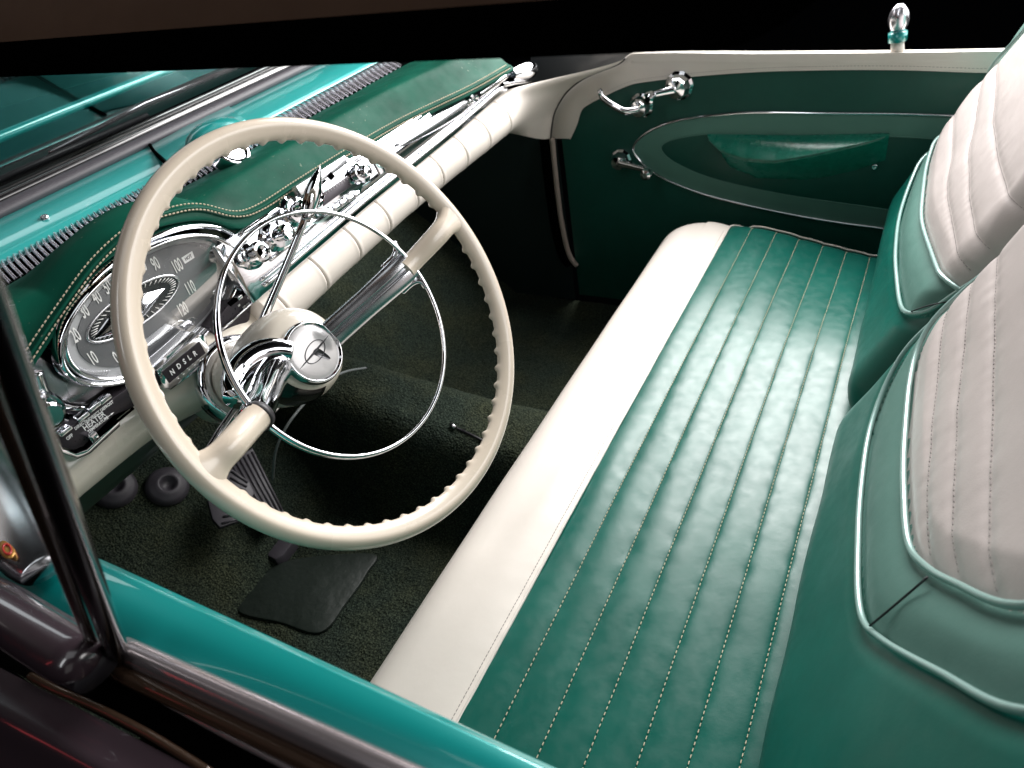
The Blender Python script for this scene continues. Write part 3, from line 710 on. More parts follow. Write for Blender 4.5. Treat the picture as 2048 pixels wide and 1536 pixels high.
# --- instrument cluster
GY = .785
def ga(px, py, y=GY): p = aty(px, py, y); return p[0], p[2]
GU, GW = V3(1, 0, 0), V3(0, 0, 1)   # normal points to the driver (-y)
cl = thing('instrument_cluster', 'oval chrome speedometer cluster behind the left side of the steering wheel', 'instrument cluster', (.42, .79, -.38))
gcx, gcz = .428, -.3805
def oring(prof, cx=gcx, cz=gcz, n=120, y=GY):
    """prof: (half width, half height, towards driver)"""
    v = []; m = n
    for a, b, t in prof:
        for k in range(n): th = 2 * math.pi * k / n; v.append(V3(cx + a * math.cos(th), y - t, cz + b * math.sin(th)))
    f = [(i * m + k, i * m + (k + 1) % m, (i + 1) * m + (k + 1) % m, (i + 1) * m + k) for i in range(len(prof) - 1) for k in range(m)]
    return v, f
v, f = oring([(.1405, .0780, -.03), (.1400, .0778, -.004), (.1375, .0755, .006), (.1350, .0730, .010), (.1320, .0705, .009), (.1300, .068, .004)], gcx + .010, gcz + .001); MB().add(v, f).build('outer_bezel', M['chrome'], cl)
v, f = oring([(.1350, .0708, .002), (.1342, .0702, .0125), (.1325, .0690, .0160), (.1300, .0668, .0165), (.1275, .0645, .0135), (.1262, .0632, .006), (.1255, .0625, -.006)], gcx - .004); MB().add(v, f).build('inner_bezel', M['chrome'], cl)
DY = GY + .004
def da(px, py, dy=0): p = aty(px, py, DY + dy); return p[0], p[2]
dl = prism('dial', ell(.128, .065, 96, (gcx - .004, gcz)), (0, DY, 0), GU, GW, -.004, 0, M['dial_light'], cl)
# dark inner field with soft oval
prism('dial_field', ell(.112, .057, 96, (gcx + .006, gcz - .002)), (0, DY, 0), GU, GW, 0, .0012, M['dial'], dl, .0004)
l_, r_, t_, b_ = da(168, 668), da(362, 574), da(317, 542), da(203, 701)
icx, icz, ia, ib = (l_[0] + r_[0]) / 2, (t_[1] + b_[1]) / 2, (r_[0] - l_[0]) / 2, (t_[1] - b_[1]) / 2
v, f = tube_g([V3(icx + ia * math.cos(t), DY - .0016, icz + ib * math.sin(t)) for t in np.linspace(0, 2 * math.pi, 90, endpoint=False)], .0018, 8, True); MB().add(v, f).build('dial_ring', M['brushed'], dl)
M['dial_in'] = mat('inner_dial_black', (.018, .02, .022), .35)
prism('inner_dial', ell(ia, ib, 80, (icx, icz)), (0, DY, 0), GU, GW, 0, .0018, M['dial_in'], dl)
mb = MB()
for k in range(44):
    th = 2 * math.pi * k / 44
    a_, b_ = ia * .93, ib * .90; c_, s_ = math.cos(th), math.sin(th); q0 = V3(icx + a_ * c_, DY - .0022, icz + b_ * s_); q1 = V3(icx + a_ * .86 * c_, DY - .0022, icz + b_ * .80 * s_)
    v, f = tube_g([q0, q1], .0005, 5); mb.add(v, f)
mb.build('tick_marks', M['num'], dl)
e0, e1 = da(184, 678), da(326, 576); ec = ((e0[0] + e1[0]) / 2, (e0[1] + e1[1]) / 2); eu = nrm(V3(e1[0] - e0[0], 0, e1[1] - e0[1])); el = math.hypot(e1[0] - e0[0], e1[1] - e0[1]) / 2; ew = np.cross(eu, V3(0, -1, 0))
v = []; f = []; nu, nv_ = 40, 12
for i in range(nu + 1):
    t = -1 + 2 * i / nu; hw = .0150 * (1 - abs(t) ** 1.7)
    for j in range(nv_ + 1):
        s_ = -1 + 2 * j / nv_; v.append(V3(ec[0], DY - .003, ec[1]) + eu * el * t + ew * hw * s_ + V3(0, -1, 0) * hw * .75 * (1 - abs(s_)) ** .8)
for i in range(nu):
    for j in range(nv_): f.append((i * (nv_ + 1) + j, i * (nv_ + 1) + j + 1, (i + 1) * (nv_ + 1) + j + 1, (i + 1) * (nv_ + 1) + j))
MB().add(v, f).build('dial_spear', M['chrome'], dl, True, 30)
mb = MB()
for s_, p in (('0', (231, 716)), ('10', (184, 717)), ('20', (149, 671)), ('30', (166, 622)), ('40', (191, 594)), ('50', (213, 574)), ('60', (233, 556)), ('70', (257, 541)), ('80', (282, 531)), ('90', (309, 528)), ('100', (353, 532)), ('110', (379, 576)), ('120', (364, 619))):
    q = da(*p); v, f = text_g(s_, .0235, (q[0], DY - .0018, q[1]), GU, GW, .40, .0002, bold=.0003); mb.add(v, f)
mb.build('numerals', M['num'], dl, False)
mb = MB()
for s_, p, z_ in (('GEN', (110, 697), .0055), ('OIL', (143, 747), .0055)):
    q = da(*p); v, f = text_g(s_, z_, (q[0], DY - .0010, q[1]), GU, GW, 1.0, .0002); MB().add(v, f).build('warning_lettering', M['rubber'], dl, False)
q = da(375, 515); prism('hot_plate', [(q[0] + a, q[1] + b) for a, b in ((-.008, -.0045), (.008, -.0045), (.009, .0045), (-.009, .0045))], (0, DY, 0), GU, GW, 0, .0016, M['white'], dl)
v, f = text_g('HOT', .0062, (q[0], DY - .0018, q[1]), GU, GW, .8, .0002); MB().add(v, f).build('hot_lettering', M['rubber'], dl, False)
q0, q1 = da(233, 692), da(241, 668); v, f = tube_g([V3(q0[0], DY - .0035, q0[1]), V3(q1[0], DY - .0035, q1[1])], [.0005, .0011], 6); MB().add(v, f).build('needle', M['red'], dl)
P = [V3(p[0], DY - .006, p[1]) for p in smooth_poly([da(*p) for p in ((275, 700), (300, 678), (330, 655), (352, 641), (368, 643), (381, 648))], 24)]
v, f = tube_g(P, .0014, 8); MB().add(v, f).build('odometer_hood', M['chrome'], dl)
q = da(115, 712)
mb = MB()
for k in range(22):
    a_ = math.radians(176 + k * 2.2); p = (gcx - .004 + .1215 * math.cos(a_), gcz + .0600 * math.sin(a_)); p2 = (gcx - .004 + .112 * math.cos(a_), gcz + .0552 * math.sin(a_))
    v, f = tube_g([V3(p[0], DY - .0004, p[1]), V3(p2[0], DY - .0004, p2[1])], .0003, 4); mb.add(v, f)
mb.build('scale_lines', M['brushed'], dl); mb = MB()
for k in range(26):
    a_ = math.radians(-30 + k * 2.4); p = (gcx - .004 + .1160 * math.cos(a_), gcz + .0600 * math.sin(a_)); p2 = (gcx - .004 + .109 * math.cos(a_), gcz + .0562 * math.sin(a_))
    v, f = tube_g([V3(p[0], DY - .0014, p[1]), V3(p2[0], DY - .0014, p2[1])], .00025, 4); mb.add(v, f)
mb.build('scale_lines', M['brushed'], dl)
v, f = grid_g(lambda a, b: V3(gcx - .004 + .1262 * (b) * math.cos(2 * math.pi * a), GY - .007 - .010 * (1 - b * b), gcz + .0632 * b * math.sin(2 * math.pi * a)), 64, 12); MB().add(v, f).build('gauge_glass', M['lens'], cl)
# chrome skirt under the cluster
q = [ga(a, b, .79) for a, b in ((60, 700), (75, 790), (95, 835), (120, 905), (150, 912), (300, 822), (420, 725), (480, 640), (470, 560), (300, 700), (150, 760))]
prism('cluster_skirt', q, (0, .792, 0), GU, GW, -.01, .001, M['dark_chrome'], dash, .001)
for k_, (pp_, rr) in enumerate(((((72, 745), (90, 790), (130, 815), (200, 818), (270, 795), (330, 760)), .007), (((78, 790), (110, 835), (160, 845), (230, 830), (300, 795)), .005))):
    P = [V3(p[0], .785, p[1]) for p in smooth_poly([ga(*p) for p in pp_], 30)]; v, f = tube_g(P, rr, 12); MB().add(v, f).build('cluster_skirt_bead', M['chrome'], dash)
# lower ivory panel around the column
def lowp(a, b):
    x = .10 + .54 * a; bul = math.exp(-((x - .452) / .075) ** 2)
    zt, zb = -.445, -.527; t = b
    z = zt + (zb - zt) * t - .012 * bul * t; y = .800 - .030 * math.sin(t * math.pi * .75) - .060 * bul * math.sin(math.pi * min(t * .9 + .12, 1)) ** .8
    if t > .85: y += (t - .85) / .15 * .05 * ((t - .85) / .15)
    return V3(x, y, z)
v, f = grid_g(lowp, 90, 50); MB().add(v, f).build('lower_panel', M['column'], dash)
v, f = grid_g(lambda a, b: V3(.10 + .54 * a, .79 + .09 * min(b * 2, 1) + .2 * max(0, b - .5), -.520 - .080 * math.sin(min(b * 2, 1) * math.pi / 2) + .06 * max(0, b - .5)), 4, 24); MB().add(v, f).build('under_panel', M['green_dark_metal'], dash)
# ivory roll with seams
def rollc(x): return V3(x, .785 - .006 * sstep(1.0, 1.27, x) , np.interp(x, [.54, .7, .9, 1.27], [-.477, -.468, -.4585, -.4545]))
def rollr(x): return np.interp(x, [.5, .7, 1.27], [.0445, .042, .0405])
def roll(a, b):
    x = .545 + (1.305 - .545) * a; th = math.radians(60 + 250 * b) ; c_ = rollc(x); r = rollr(x)
    g = min(abs((x - .575 - k * .0865 + .008 * math.sin(th))) for k in range(10)); r -= .0016 * math.exp(-(g / .0018) ** 2) - .0006 * math.exp(-((g - .004) / .004) ** 2)
    return c_ + V3(0, r * math.cos(th), r * math.sin(th))
v, f = grid_g(roll, 700, 48); rl = MB().add(v, f).build('lower_roll', M['cream'], dash)
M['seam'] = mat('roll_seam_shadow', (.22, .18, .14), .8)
for k in range(9):
    x0 = .575 + k * .0865; P = []
    for th in np.linspace(math.radians(85), math.radians(290), 40): x = x0 - .008 * math.sin(th); P.append(rollc(x) + V3(0, math.cos(th), math.sin(th)) * (rollr(x) - .0011))
    v, f = tube_g(P, .0006, 5); MB().add(v, f).build('roll_seam', M['seam'], rl)
c_ = rollc(.545); v, f = lathe_g([(0, rollr(.545)), (-.006, rollr(.545) * .9), (-.009, .0)], c_, (1, 0, 0), 40); MB().add(v, f).build('roll_cap', M['cream'], rl)
# radio, knobs
rad = thing('radio', 'chrome car radio with five push buttons in the middle of the fascia', 'radio', F3(.8, -.03))
rect_on('radio_body', [(592, 372), (688, 312), (735, 335), (722, 388), (640, 432), (604, 400)], 0, .010, M['chrome'], rad, .002)
rect_on('radio_brow', [(592, 372), (690, 310), (697, 326), (604, 392)], .010, .022, M['brushed'], rad, .002)
rect_on('tuning_window', [(644, 388), (695, 352), (703, 372), (648, 412)], .008, .0115, M['darkpanel'], rad, .0008)
rect_on('window_slot', [(655, 352), (662, 344), (671, 352), (664, 360)], .020, .0228, M['matte_black'], rad, 0)
a_ = fa(645, 398, .012); v, f = tube_g([F3(a_[0], a_[1] - .003, .0122), F3(a_[0], a_[1] + .003, .0122)], .0008, 5); MB().add(v, f).build('tuning_needle', M['red'], rad)
mb = MB()
for k in range(9): a_ = fa(652 + k * 5.2, 386 - k * 3.5, .012); v, f = tube_g([F3(a_[0], a_[1] - .0012, .012), F3(a_[0], a_[1] + .0012, .012)], .00035, 4); mb.add(v, f)
mb.build('scale_lines', M['num'], rad)
for p in ((659, 423), (673, 414), (687, 405), (701, 396), (714, 388)):
    u_, w__ = fa(*p, .016); v, f = prism_g(rrect(.0135, .008, .002) + np.array([u_, w__]), FP, FU, FW, .006, .018, .002)
    MB().add(v, f).build('push_button', M['chrome'], rad, True, 30)
def knob(par, px, py, prof, m=None, name='knob'):
    u_, w__ = fa(px, py, 0); v, f = lathe_g(prof, F3(u_, w__, 0), FN, 36); return MB().add(v, f).build(name, m or M['chrome'], par, True, 30)
K1 = [(0, .020), (.004, .020), (.005, .016), (.010, .0155), (.011, .0125), (.018, .0125), (.0195, .0145), (.028, .0145), (.030, .012), (.0305, .0085)]
lt = thing('cigarette_lighter', 'chrome cigarette lighter with a dark hollow end, lowest of the fascia knobs', 'lighter', F3(*fa(497, 508)))
knob(lt, 499, 510, K1 + [(.024, .0082), (.022, .0001)]); v, f = lathe_g([(.0232, .0079), (.0235, .0001)], F3(*fa(499, 510)), FN, 30); MB().add(v, f).build('lighter_well', M['matte_black'], lt)
K2 = [(0, .022), (.005, .022), (.007, .0165), (.012, .0165), (.013, .0185), (.017, .0180), (.018, .0115), (.025, .0105), (.027, .0120), (.033, .0115), (.0345, .009), (.0335, .0075), (.034, .0001)]
wk = thing('control_knob', 'stepped chrome control knob between the cigarette lighter and the shift lever', 'knob', F3(*fa(548, 472)), 'chrome control knobs on the fascia')
knob(wk, 548, 472, K2)
wk = thing('control_knob', 'chrome control knob half hidden behind the shift lever grip', 'knob', F3(*fa(583, 424)), 'chrome control knobs on the fascia')
knob(wk, 583, 424, K2)
K3 = [(0, .019), (.006, .0185), (.008, .013), (.014, .013), (.015, .016), (.020, .0155), (.021, .0105), (.030, .0100), (.0315, .008), (.030, .006), (.0305, .0001)]
kn = knob(rad, 709, 350, K3, name='tuning_knob'); knob(rad, 612, 400, K3, name='volume_knob')
# ribs and pockets of the knob bay
for a_, b_ in (((480, 470), (585, 395)), ((540, 520), (630, 450))):
    p, q = fa(*a_), fa(*b_); v, f = tube_g([F3(*p, .001), F3(*q, .001)], .0026, 8); MB().add(v, f).build('fascia_bead', M['chrome'], fas)
# glovebox: torpedo ornament, handle, lock
gb = thing('glovebox_door', 'polished chrome glovebox lid with a torpedo shaped pull on the passenger side', 'glovebox', F3(1.0, -.03))
q = [(x, -.006) for x in np.linspace(1.255, .86, 14)] + [(x, low(x) + .026) for x in np.linspace(.86, 1.255, 14)]
prism('lid', q, FP, FU, FW, 0, .003, M['chrome'], gb, .001)
L0, L1 = fa(792, 297, .006), fa(944, 196, .006)
ax_ = nrm(np.array([L1[0] - L0[0], L1[1] - L0[1]])); LL = math.hypot(L1[0] - L0[0], L1[1] - L0[1]); A0 = F3(*L0, .002); Adir = FU * ax_[0] + FW * ax_[1]
v, f = lathe_g([(LL * t, .0002 + .0150 * (math.sin(min(t / .8, 1) * math.pi / 2) ** .75) * (1 - .25 * max(0, t - .8) / .2)) for t in np.linspace(0, 1, 40)] + [(LL, .0)], A0, Adir, 36, 1.0, .7, FW); MB().add(v, f).build('torpedo_pull', M['brushed'], gb, True, 50)
A1 = F3(*fa(930, 205, .006), .008); A2 = F3(*fa(1008, 153, .006), .006)
v, f = tube_g(resample(np.array([A1, A2]), .004), .0095, 20, flat=.8); MB().add(v, f).build('handle_bar', M['chrome'], gb)
P = [F3(*p, .006) for p in smooth_poly([fa(*p) for p in ((790, 292), (815, 262), (850, 232), (890, 208), (930, 188))], 30)]; v, f = tube_g(P, .0022, 8); MB().add(v, f).build('pull_trim', M['chrome'], gb)
u_, w__ = fa(935, 196); v, f = lathe_g([(0, .012), (.018, .012), (.020, .009), (.026, .009), (.028, .007), (.028, .0001)], F3(u_, w__), FN, 30); MB().add(v, f).build('lock', M['chrome'], gb, True, 30)
# chrome end cap by the screen pillar
c_ = atp(1048, 142, F3(1.27, 0), FN)
v, f = lathe_g([(-.05, .016), (-.03, .021), (-.01, .0245), (.01, .024), (.03, .018), (.045, .008), (.05, .0002)], c_, (1, -.15, -.15), 32, 1, .8); MB().add(v, f).build('end_cap', M['chrome'], dash)
v, f = lathe_g([(-.07, .009), (0, .008), (.05, .004), (.07, .0003)], atp(1040, 165, F3(1.27, 0), FN), (1, -.1, -.25), 20, 1, .6); MB().add(v, f).build('end_spear', M['chrome'], dash)
# gear indicator window
PY0 = .762
def pa(px, py, y=PY0): p = aty(px, py, y); return p[0], p[2]
PG = .740
gi = thing('gear_indicator', 'chrome framed gear indicator window reading N D S L R above the column', 'gear indicator', V3(.44, .765, -.47))
q = [pa(a, b, PG) for a, b in ((313, 742), (398, 668), (411, 670), (425, 712), (420, 724), (343, 781), (330, 778))]
prism('frame', smooth_poly(q, 7, True) if False else q, (0, PG, 0), GU, GW, -.05, 0, M['chrome'], gi, .003)
q = [pa(a, b, PG - .001) for a, b in ((324, 744), (399, 683), (411, 706), (339, 766))]
prism('window', q, (0, PG, 0), GU, GW, -.001, .0012, M['darkpanel'], gi)
mb = MB()
for s_, p in (('N', (343, 744)), ('D', (356, 732)), ('S', (367, 723)), ('L', (377, 715)), ('R', (388, 707))):
    u_, w__ = pa(*p, PG); v, f = text_g(s_, .0098, (u_, PG - .0018, w__), GU, GW, .75, .0002, bold=.0002); mb.add(v, f)
mb.build('lettering', M['white'], gi, False)
mb = MB()
for k in range(5): u_, w__ = pa(354 + 11 * k, 757 - 9 * k, PG); v, f = tube_g([V3(u_ - .0014, PG - .0018, w__), V3(u_ + .0014, PG - .0018, w__)], .0004, 4); mb.add(v, f)
mb.build('pointer_marks', M['num'], gi)
# heater control
hp = thing('heater_control', 'dark heater control plate with chrome levers under the speedometer', 'heater control', V3(.27, .765, -.48))
HY = .766
def ha(px, py, y=HY): return pa(px, py, y)
q = [ha(a, b) for a, b in ((112, 872), (130, 862), (262, 772), (300, 745), (312, 765), (285, 800), (262, 818), (228, 832), (168, 892), (148, 900), (118, 893))]
prism('plate', q, (0, HY, 0), GU, GW, -.02, 0, M['darkpanel'], hp, .0012)
q = [ha(a, b, HY + .004) for a, b in ((104, 868), (118, 905), (150, 916), (175, 905), (235, 850), (232, 838), (168, 897), (146, 905), (120, 896))]
prism('lip', q, (0, HY + .004, 0), GU, GW, -.012, .006, M['chrome'], hp, .001)
v, f = tube_g([V3(*[ha(a, b)[0], HY - .001, ha(a, b)[1]]) for a, b in ((196, 874), (266, 816))], .0016, 8); MB().add(v, f).build('slot', M['matte_black'], hp)
for a, b in ((125, 860), (160, 832), (183, 812), (205, 797)):
    u_, w__ = ha(a, b); v, f = prism_g(rrect(.0150, .0062, .002) + np.array([u_, w__]), (0, HY, 0), GU, GW, -.002, .008, .0015); MB().add(v, f).build('slide_lever', M['chrome'], hp, True, 30)
u_, w__ = ha(180, 872); v, f = prism_g(rrect(.010, .010, .001) + np.array([u_, w__]), (0, HY, 0), GU, GW, -.002, .009, .001); MB().add(v, f).build('temperature_lever', M['chrome'], hp, True, 30)
mb = MB()
for s_, p, z_ in (('DIRECT', (160, 850), .0052), ('INDIRECT DEFROST', (199, 823), .0052), ('HEATER', (188, 842), .0098), ('TEMPERATURE', (196, 849), .0052), ('OFF', (139, 874), .0056)):
    u_, w__ = ha(*p); v, f = text_g(s_, z_, (u_, HY - .0004, w__), GU, GW, .8, .0002, bold=.0001)
    mb.add(v, f)
u_, w__ = ha(217, 832); v, f = tube_g([V3(u_ - .006, HY - .0006, w__), V3(u_ + .004, HY - .0006, w__)], .0004, 4); mb.add(v, f); v, f = tube_g([V3(u_ + .003, HY - .0006, w__), V3(u_ + .007, HY - .0006, w__)], [.0012, .0001], 5); mb.add(v, f)
mb.build('lettering', M['white'], hp, False)
# ventilation control
vc = thing('ventilation_control', 'dark plate lettered VENTILATION with small chrome levers right of the speedometer', 'ventilation control', V3(.55, .765, -.45))
q = [pa(a, b) for a, b in ((423, 655), (457, 610), (519, 553), (534, 556), (544, 574), (540, 597), (503, 612), (500, 640), (459, 686), (441, 692))]
prism('plate', q, (0, PY0, 0), GU, GW, -.02, 0, M['darkpanel'], vc, .002)
q = [pa(a, b, PY0 - .001) for a, b in ((456, 606), (520, 556), (524, 563), (462, 613))]
prism('slot', q, (0, PY0, 0), GU, GW, -.001, .001, M['matte_black'], vc)
for a, b in ((474, 594), (489, 582), (504, 570)):
    u_, w__ = pa(a, b); v, f = prism_g(rrect(.008, .0055, .0015) + np.array([u_, w__]), (0, PY0, 0), GU, GW, 0, .007, .0012); MB().add(v, f).build('slide_lever', M['chrome'], vc, True, 30)
mb = MB()
for s_, p, z_ in (('VENTILATION', (500, 607), .0068), ('OFF', (478, 611), .0036), ('MEDIUM  AIR  HIGH', (505, 592), .0036)):
    u_, w__ = pa(*p); v, f = text_g(s_, z_, (u_, PY0 - .0004, w__), GU, GW, .62, .0002, bold=.0001); mb.add(v, f)
mb.build('lettering', M['num'], vc, False)
P = [V3(pa(a, b)[0], PY0 - .003, pa(a, b)[1]) for a, b in ((428, 668), (462, 640), (502, 604), (541, 590))]; v, f = tube_g(P, .0018, 8); MB().add(v, f).build('plate_bead', M['chrome'], vc)
# light switch
ls = thing('light_switch', 'round chrome light switch beside the screen post at far left', 'knob', V3(.22, .78, -.44))
u_, w__ = pa(82, 826, .78); v, f = lathe_g([(-.01, .024), (.004, .024), (.008, .021), (.006, .017), (.012, .015), (.022, .014), (.024, .011), (.024, .0001)], V3(u_, .78, w__), (0, -1, .1), 36); MB().add(v, f).build('knob', M['chrome'], ls, True, 30)

# ================================================================= PEDALS AND FLOOR FITTINGS
def foot_plane(px, py, lift=.0):  # toe board plane rising forward from y=.93
    n = nrm(V3(0, -.85, 1)); return atp(px, py, V3(0, .93, FZ + lift), n)
TN = nrm(V3(0, -.85, 1)); TW = nrm(V3(0, 1, .85))
def pedal_part(name, label, cat, pxs, lift, ribs, along, m, grp=None):
    pts = [foot_plane(a, b, lift) for a, b in pxs]; O = pts[0]
    root = thing(name, label, cat, O)
    P2 = [((p - O)[0], (p - O) @ TW) for p in pts]
    prism('pad', P2, O, V3(1, 0, 0), TW, -.012, 0, m, root, .0025)
    mb = MB(); A, B, C_, D = [np.array(P2[i]) for i in along]
    for k in range(ribs):
        t = (k + .5) / ribs; p = A + (B - A) * t; q = D + (C_ - D) * t; d = q - p; p = p + d * .05; q = q - d * .05
        v, f = tube_g([O + V3(1, 0, 0) * s_[0] + TW * s_[1] + TN * .0006 for s_ in (p, q)], .0022, 8); mb.add(v, f)
    mb.build('rib', m, root)
    return root
pedal_part('accelerator_pedal', 'long ribbed rubber accelerator pedal beside the tunnel', 'pedal', [(455, 925), (505, 895), (570, 1025), (536, 1062)], .05, 6, (0, 1, 2, 3), M['rubber_grey'])
pedal_part('brake_pedal', 'wide ribbed rubber brake pedal just left of the accelerator', 'pedal', [(415, 1000), (462, 935), (498, 962), (509, 985), (484, 1040), (440, 1055), (425, 1038)], .10, 9, (1, 5, 4, 2), M['rubber_grey'])
q = [atz(a, b, FZ + .02) for a, b in ((545, 1062), (574, 1060), (590, 1082), (566, 1112), (551, 1120), (536, 1112), (534, 1098), (542, 1088))]
o = prism('floor_hinge', [p[:2] for p in q], (0, 0, FZ), (1, 0, 0), (0, 1, 0), 0, .022, M['rubber_grey'], None, .003); tag(o, 'rubber hinge foot of the accelerator on the carpet', 'pedal hinge')
for nm, lb, p, r_ in (('dimmer_switch', 'rubber foot switch disc partly hidden under the dashboard', (229, 975), .038), ('pedal_boot', 'round rubber boot with a hollow centre left of the brake pedal', (335, 972), .038)):
    c_ = foot_plane(*p, .01); v, f = lathe_g([(-.004, r_), (.004, r_ * .96), (.010, r_ * .8), (.012, r_ * .6), (.016, r_ * .48), (.014, r_ * .36), (.004, r_ * .30), (.003, .0002)], c_, TN, 44)
    o = MB().add(v, f).build(nm, M['rubber_grey']); tag(o, lb, 'foot switch' if 'switch' in nm else 'rubber boot')
# thin clear cable and carpet seam pull
P = [atp(a, b, (0, .80, -.8), (0, 1, .4)) for a, b in ((545, 960), (552, 900), (575, 850), (615, 800), (650, 765), (690, 744), (732, 736))]
v, f = tube_g(smooth_poly(P, 50), .0022, 8); M['cable'] = mat('grey_plastic', (.09, .1, .1), .25, coat=.5); tag(MB().add(v, f).build('cable', M['cable']), 'thin grey cable curving over the carpet below the steering hub', 'cable')
def tun(px, py):
    lo, hi = .3, 3.0; d = ray(px, py)
    for _ in range(400):
        p = d * lo
        if p[2] < floor_h(p[0], p[1]): break
        lo += .004
    return p
cs = thing('carpet_clip', 'small metal clip and slit in the carpet on top of the tunnel', 'clip', tun(905, 856))
v, f = tube_g([tun(915, 858) + V3(0, 0, .002), tun(950, 875) + V3(0, 0, .002), tun(985, 892) + V3(0, 0, .002)], .0026, 8); MB().add(v, f).build('slit', M['rubber'], cs)
v, f = tube_g([tun(902, 852) + V3(0, 0, .005), tun(912, 860) + V3(0, 0, .005)], .0042, 10); MB().add(v, f).build('clip_head', M['dark_chrome'], cs)

# ================================================================= PASSENGER DOOR
DX = 1.48
def dp(px, py, x=DX): p = atx(px, py, x); return (-p[1], p[2])   # u runs rearward, w up; normal faces the driver
DU, DW = V3(0, -1, 0), V3(0, 0, 1)
door = thing('passenger_door', 'dark green passenger door trim with ivory top band and chrome oval moulding', 'car door', (DX, .3, -.8))
def dprism(name, poly, t0, t1, m, par=door, bev=.0015): return prism(name, poly, (DX, 0, 0), DU, DW, t0, t1, m, par, bev)
topz = -.405
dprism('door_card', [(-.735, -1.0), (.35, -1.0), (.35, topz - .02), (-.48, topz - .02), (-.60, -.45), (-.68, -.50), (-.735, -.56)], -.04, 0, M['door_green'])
band = [(1141, 277), (1154, 249), (1164, 219), (1182, 205), (1205, 193), (1256, 170), (1292, 162), (1379, 152), (1512, 142), (1665, 138), (1800, 138), (1952, 143)]
bl = smooth_poly([dp(*p) for p in band], 80); bl = [tuple(p) for p in bl] + [(.38, bl[-1][1] - .008)]
wl_ = [dp(*p) for p in ((1101, 276), (1104, 250), (1110, 222), (1128, 190), (1150, 168), (1180, 150), (1235, 128))]; wl_ = [tuple(p) for p in smooth_poly(wl_, 40)]
topE = [dp(1262, 106), dp(1350, 104), dp(1500, 106), dp(1800, 104), dp(2048, 100), (.38, dp(2048, 100)[1] - .004)]
bd = dprism('top_band', wl_ + [tuple(p) for p in topE] + bl[::-1], 0, .0035, M['cream'])
def tubeD(name, pts, r, m, par=door, t=.002, closed=False, flat=1.0):
    P = [V3(DX - t, -p[0], p[1]) for p in pts]; v, f = tube_g(P, r, 10, closed, flat=flat, up=(1, 0, 0) if flat != 1 else None); return MB().add(v, f).build(name, m, par)
tubeD('band_edge', bl, .0012, M['cream'], bd, .0035); mb = MB(); stitches(mb, [V3(DX - .0035, -p[0], p[1] + .006) for p in bl[20:]], [-1, 0, 0], .006, .004, .0008, .0004, .0002); mb.build('stitching', M['thread_grey'], bd, False)
# rolled sill top
P = [V3(DX + .012, -p[0], p[1] - .0165) for p in smooth_poly(topE, 40)]
v, f = tube_g(P, .016, 20); MB().add(v, f).build('sill_roll', M['cream'], door)
oval = [(2010, 232), (1895, 229), (1780, 226), (1665, 225), (1512, 223), (1430, 229), (1358, 239), (1307, 257), (1276, 280), (1269, 300), (1287, 326), (1327, 354), (1389, 380), (1460, 400), (1563, 423), (1665, 441), (1762, 454), (1860, 468), (1980, 485)]
oc = [tuple(p) for p in smooth_poly([dp(*p) for p in oval], 160)]
ovp = dprism('oval_border', oc, 0, .004, M['door_band'])
tubeD('chrome_moulding', oc, .0042, M['chrome'], door, .004, flat=.7)
inn = [(2010, 290), (1870, 276), (1773, 271), (1600, 270), (1500, 268), (1420, 266), (1358, 275), (1330, 285), (1325, 299), (1348, 321), (1409, 349), (1486, 370), (1588, 390), (1691, 405), (1783, 418), (1980, 450)]
ic_ = [tuple(p) for p in smooth_poly([dp(*p) for p in inn], 140)]
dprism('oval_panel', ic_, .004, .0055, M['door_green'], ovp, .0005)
tubeD('oval_seam', ic_, .0011, M['door_band'], ovp, .0055)
# map pocket with rounded top lip
pk = [(1416, 266), (1500, 268), (1600, 270), (1770, 264), (1771, 318), (1716, 337), (1660, 350), (1614, 357), (1512, 354), (1460, 331), (1440, 300)]
pp_ = [dp(*p) for p in pk]; us_ = [p[0] for p in pp_]; u0, u1 = min(us_), max(us_)
bot = sorted([dp(*p) for p in ((1416, 266), (1440, 300), (1460, 331), (1512, 354), (1614, 357), (1660, 350), (1716, 337), (1771, 318))]); topp = sorted([dp(*p) for p in ((1416, 266), (1500, 267), (1600, 268), (1770, 264))])
lipc = sorted([dp(*p) for p in ((1416, 268), (1450, 290), (1500, 301), (1560, 302), (1620, 292), (1700, 277), (1770, 266))])
def pocket(a, b):
    u = u0 + (u1 - u0) * a; wt = np.interp(u, *zip(*topp)); wb = np.interp(u, *zip(*bot)); wl = np.interp(u, *zip(*lipc)); wl = min(wt, max(wl, wb)); wb = min(wb, wl)
    e = math.sin(math.pi * min(max(a, 0), 1)) ** .5
    if b < .4: t = b / .4; w_ = wt + (wl - wt) * t; d = .006 + .050 * e * math.sin(t * math.pi / 2 * 1.0) ** .6 - .004 * e * math.sin(t * math.pi)
    else: t = (b - .4) / .6; w_ = wl + (wb - wl) * t; d = .006 + .050 * e * (1 - t) ** .9 - (.006 * e if t < .05 else 0)
    return V3(DX - d, -u, w_)
v, f = grid_g(pocket, 90, 60); pkt = MB().add(v, f).build('map_pocket', M['pocket'], door)
P = []
for a in np.linspace(.02, .98, 60): p = pocket(a, .4); P.append(p + V3(-.0012, 0, -.001))
v, f = tube_g(P, .0012, 6); MB().add(v, f).build('pocket_piping', M['door_band'], pkt)
a_ = dp(1751, 328); v, f = lathe_g([(0, .0055), (.003, .0055), (.0045, .004), (.0035, .002), (.003, .0001)], V3(DX - .012, -a_[0], a_[1]), (-1, 0, 0), 20); MB().add(v, f).build('snap_stud', M['brushed'], pkt)
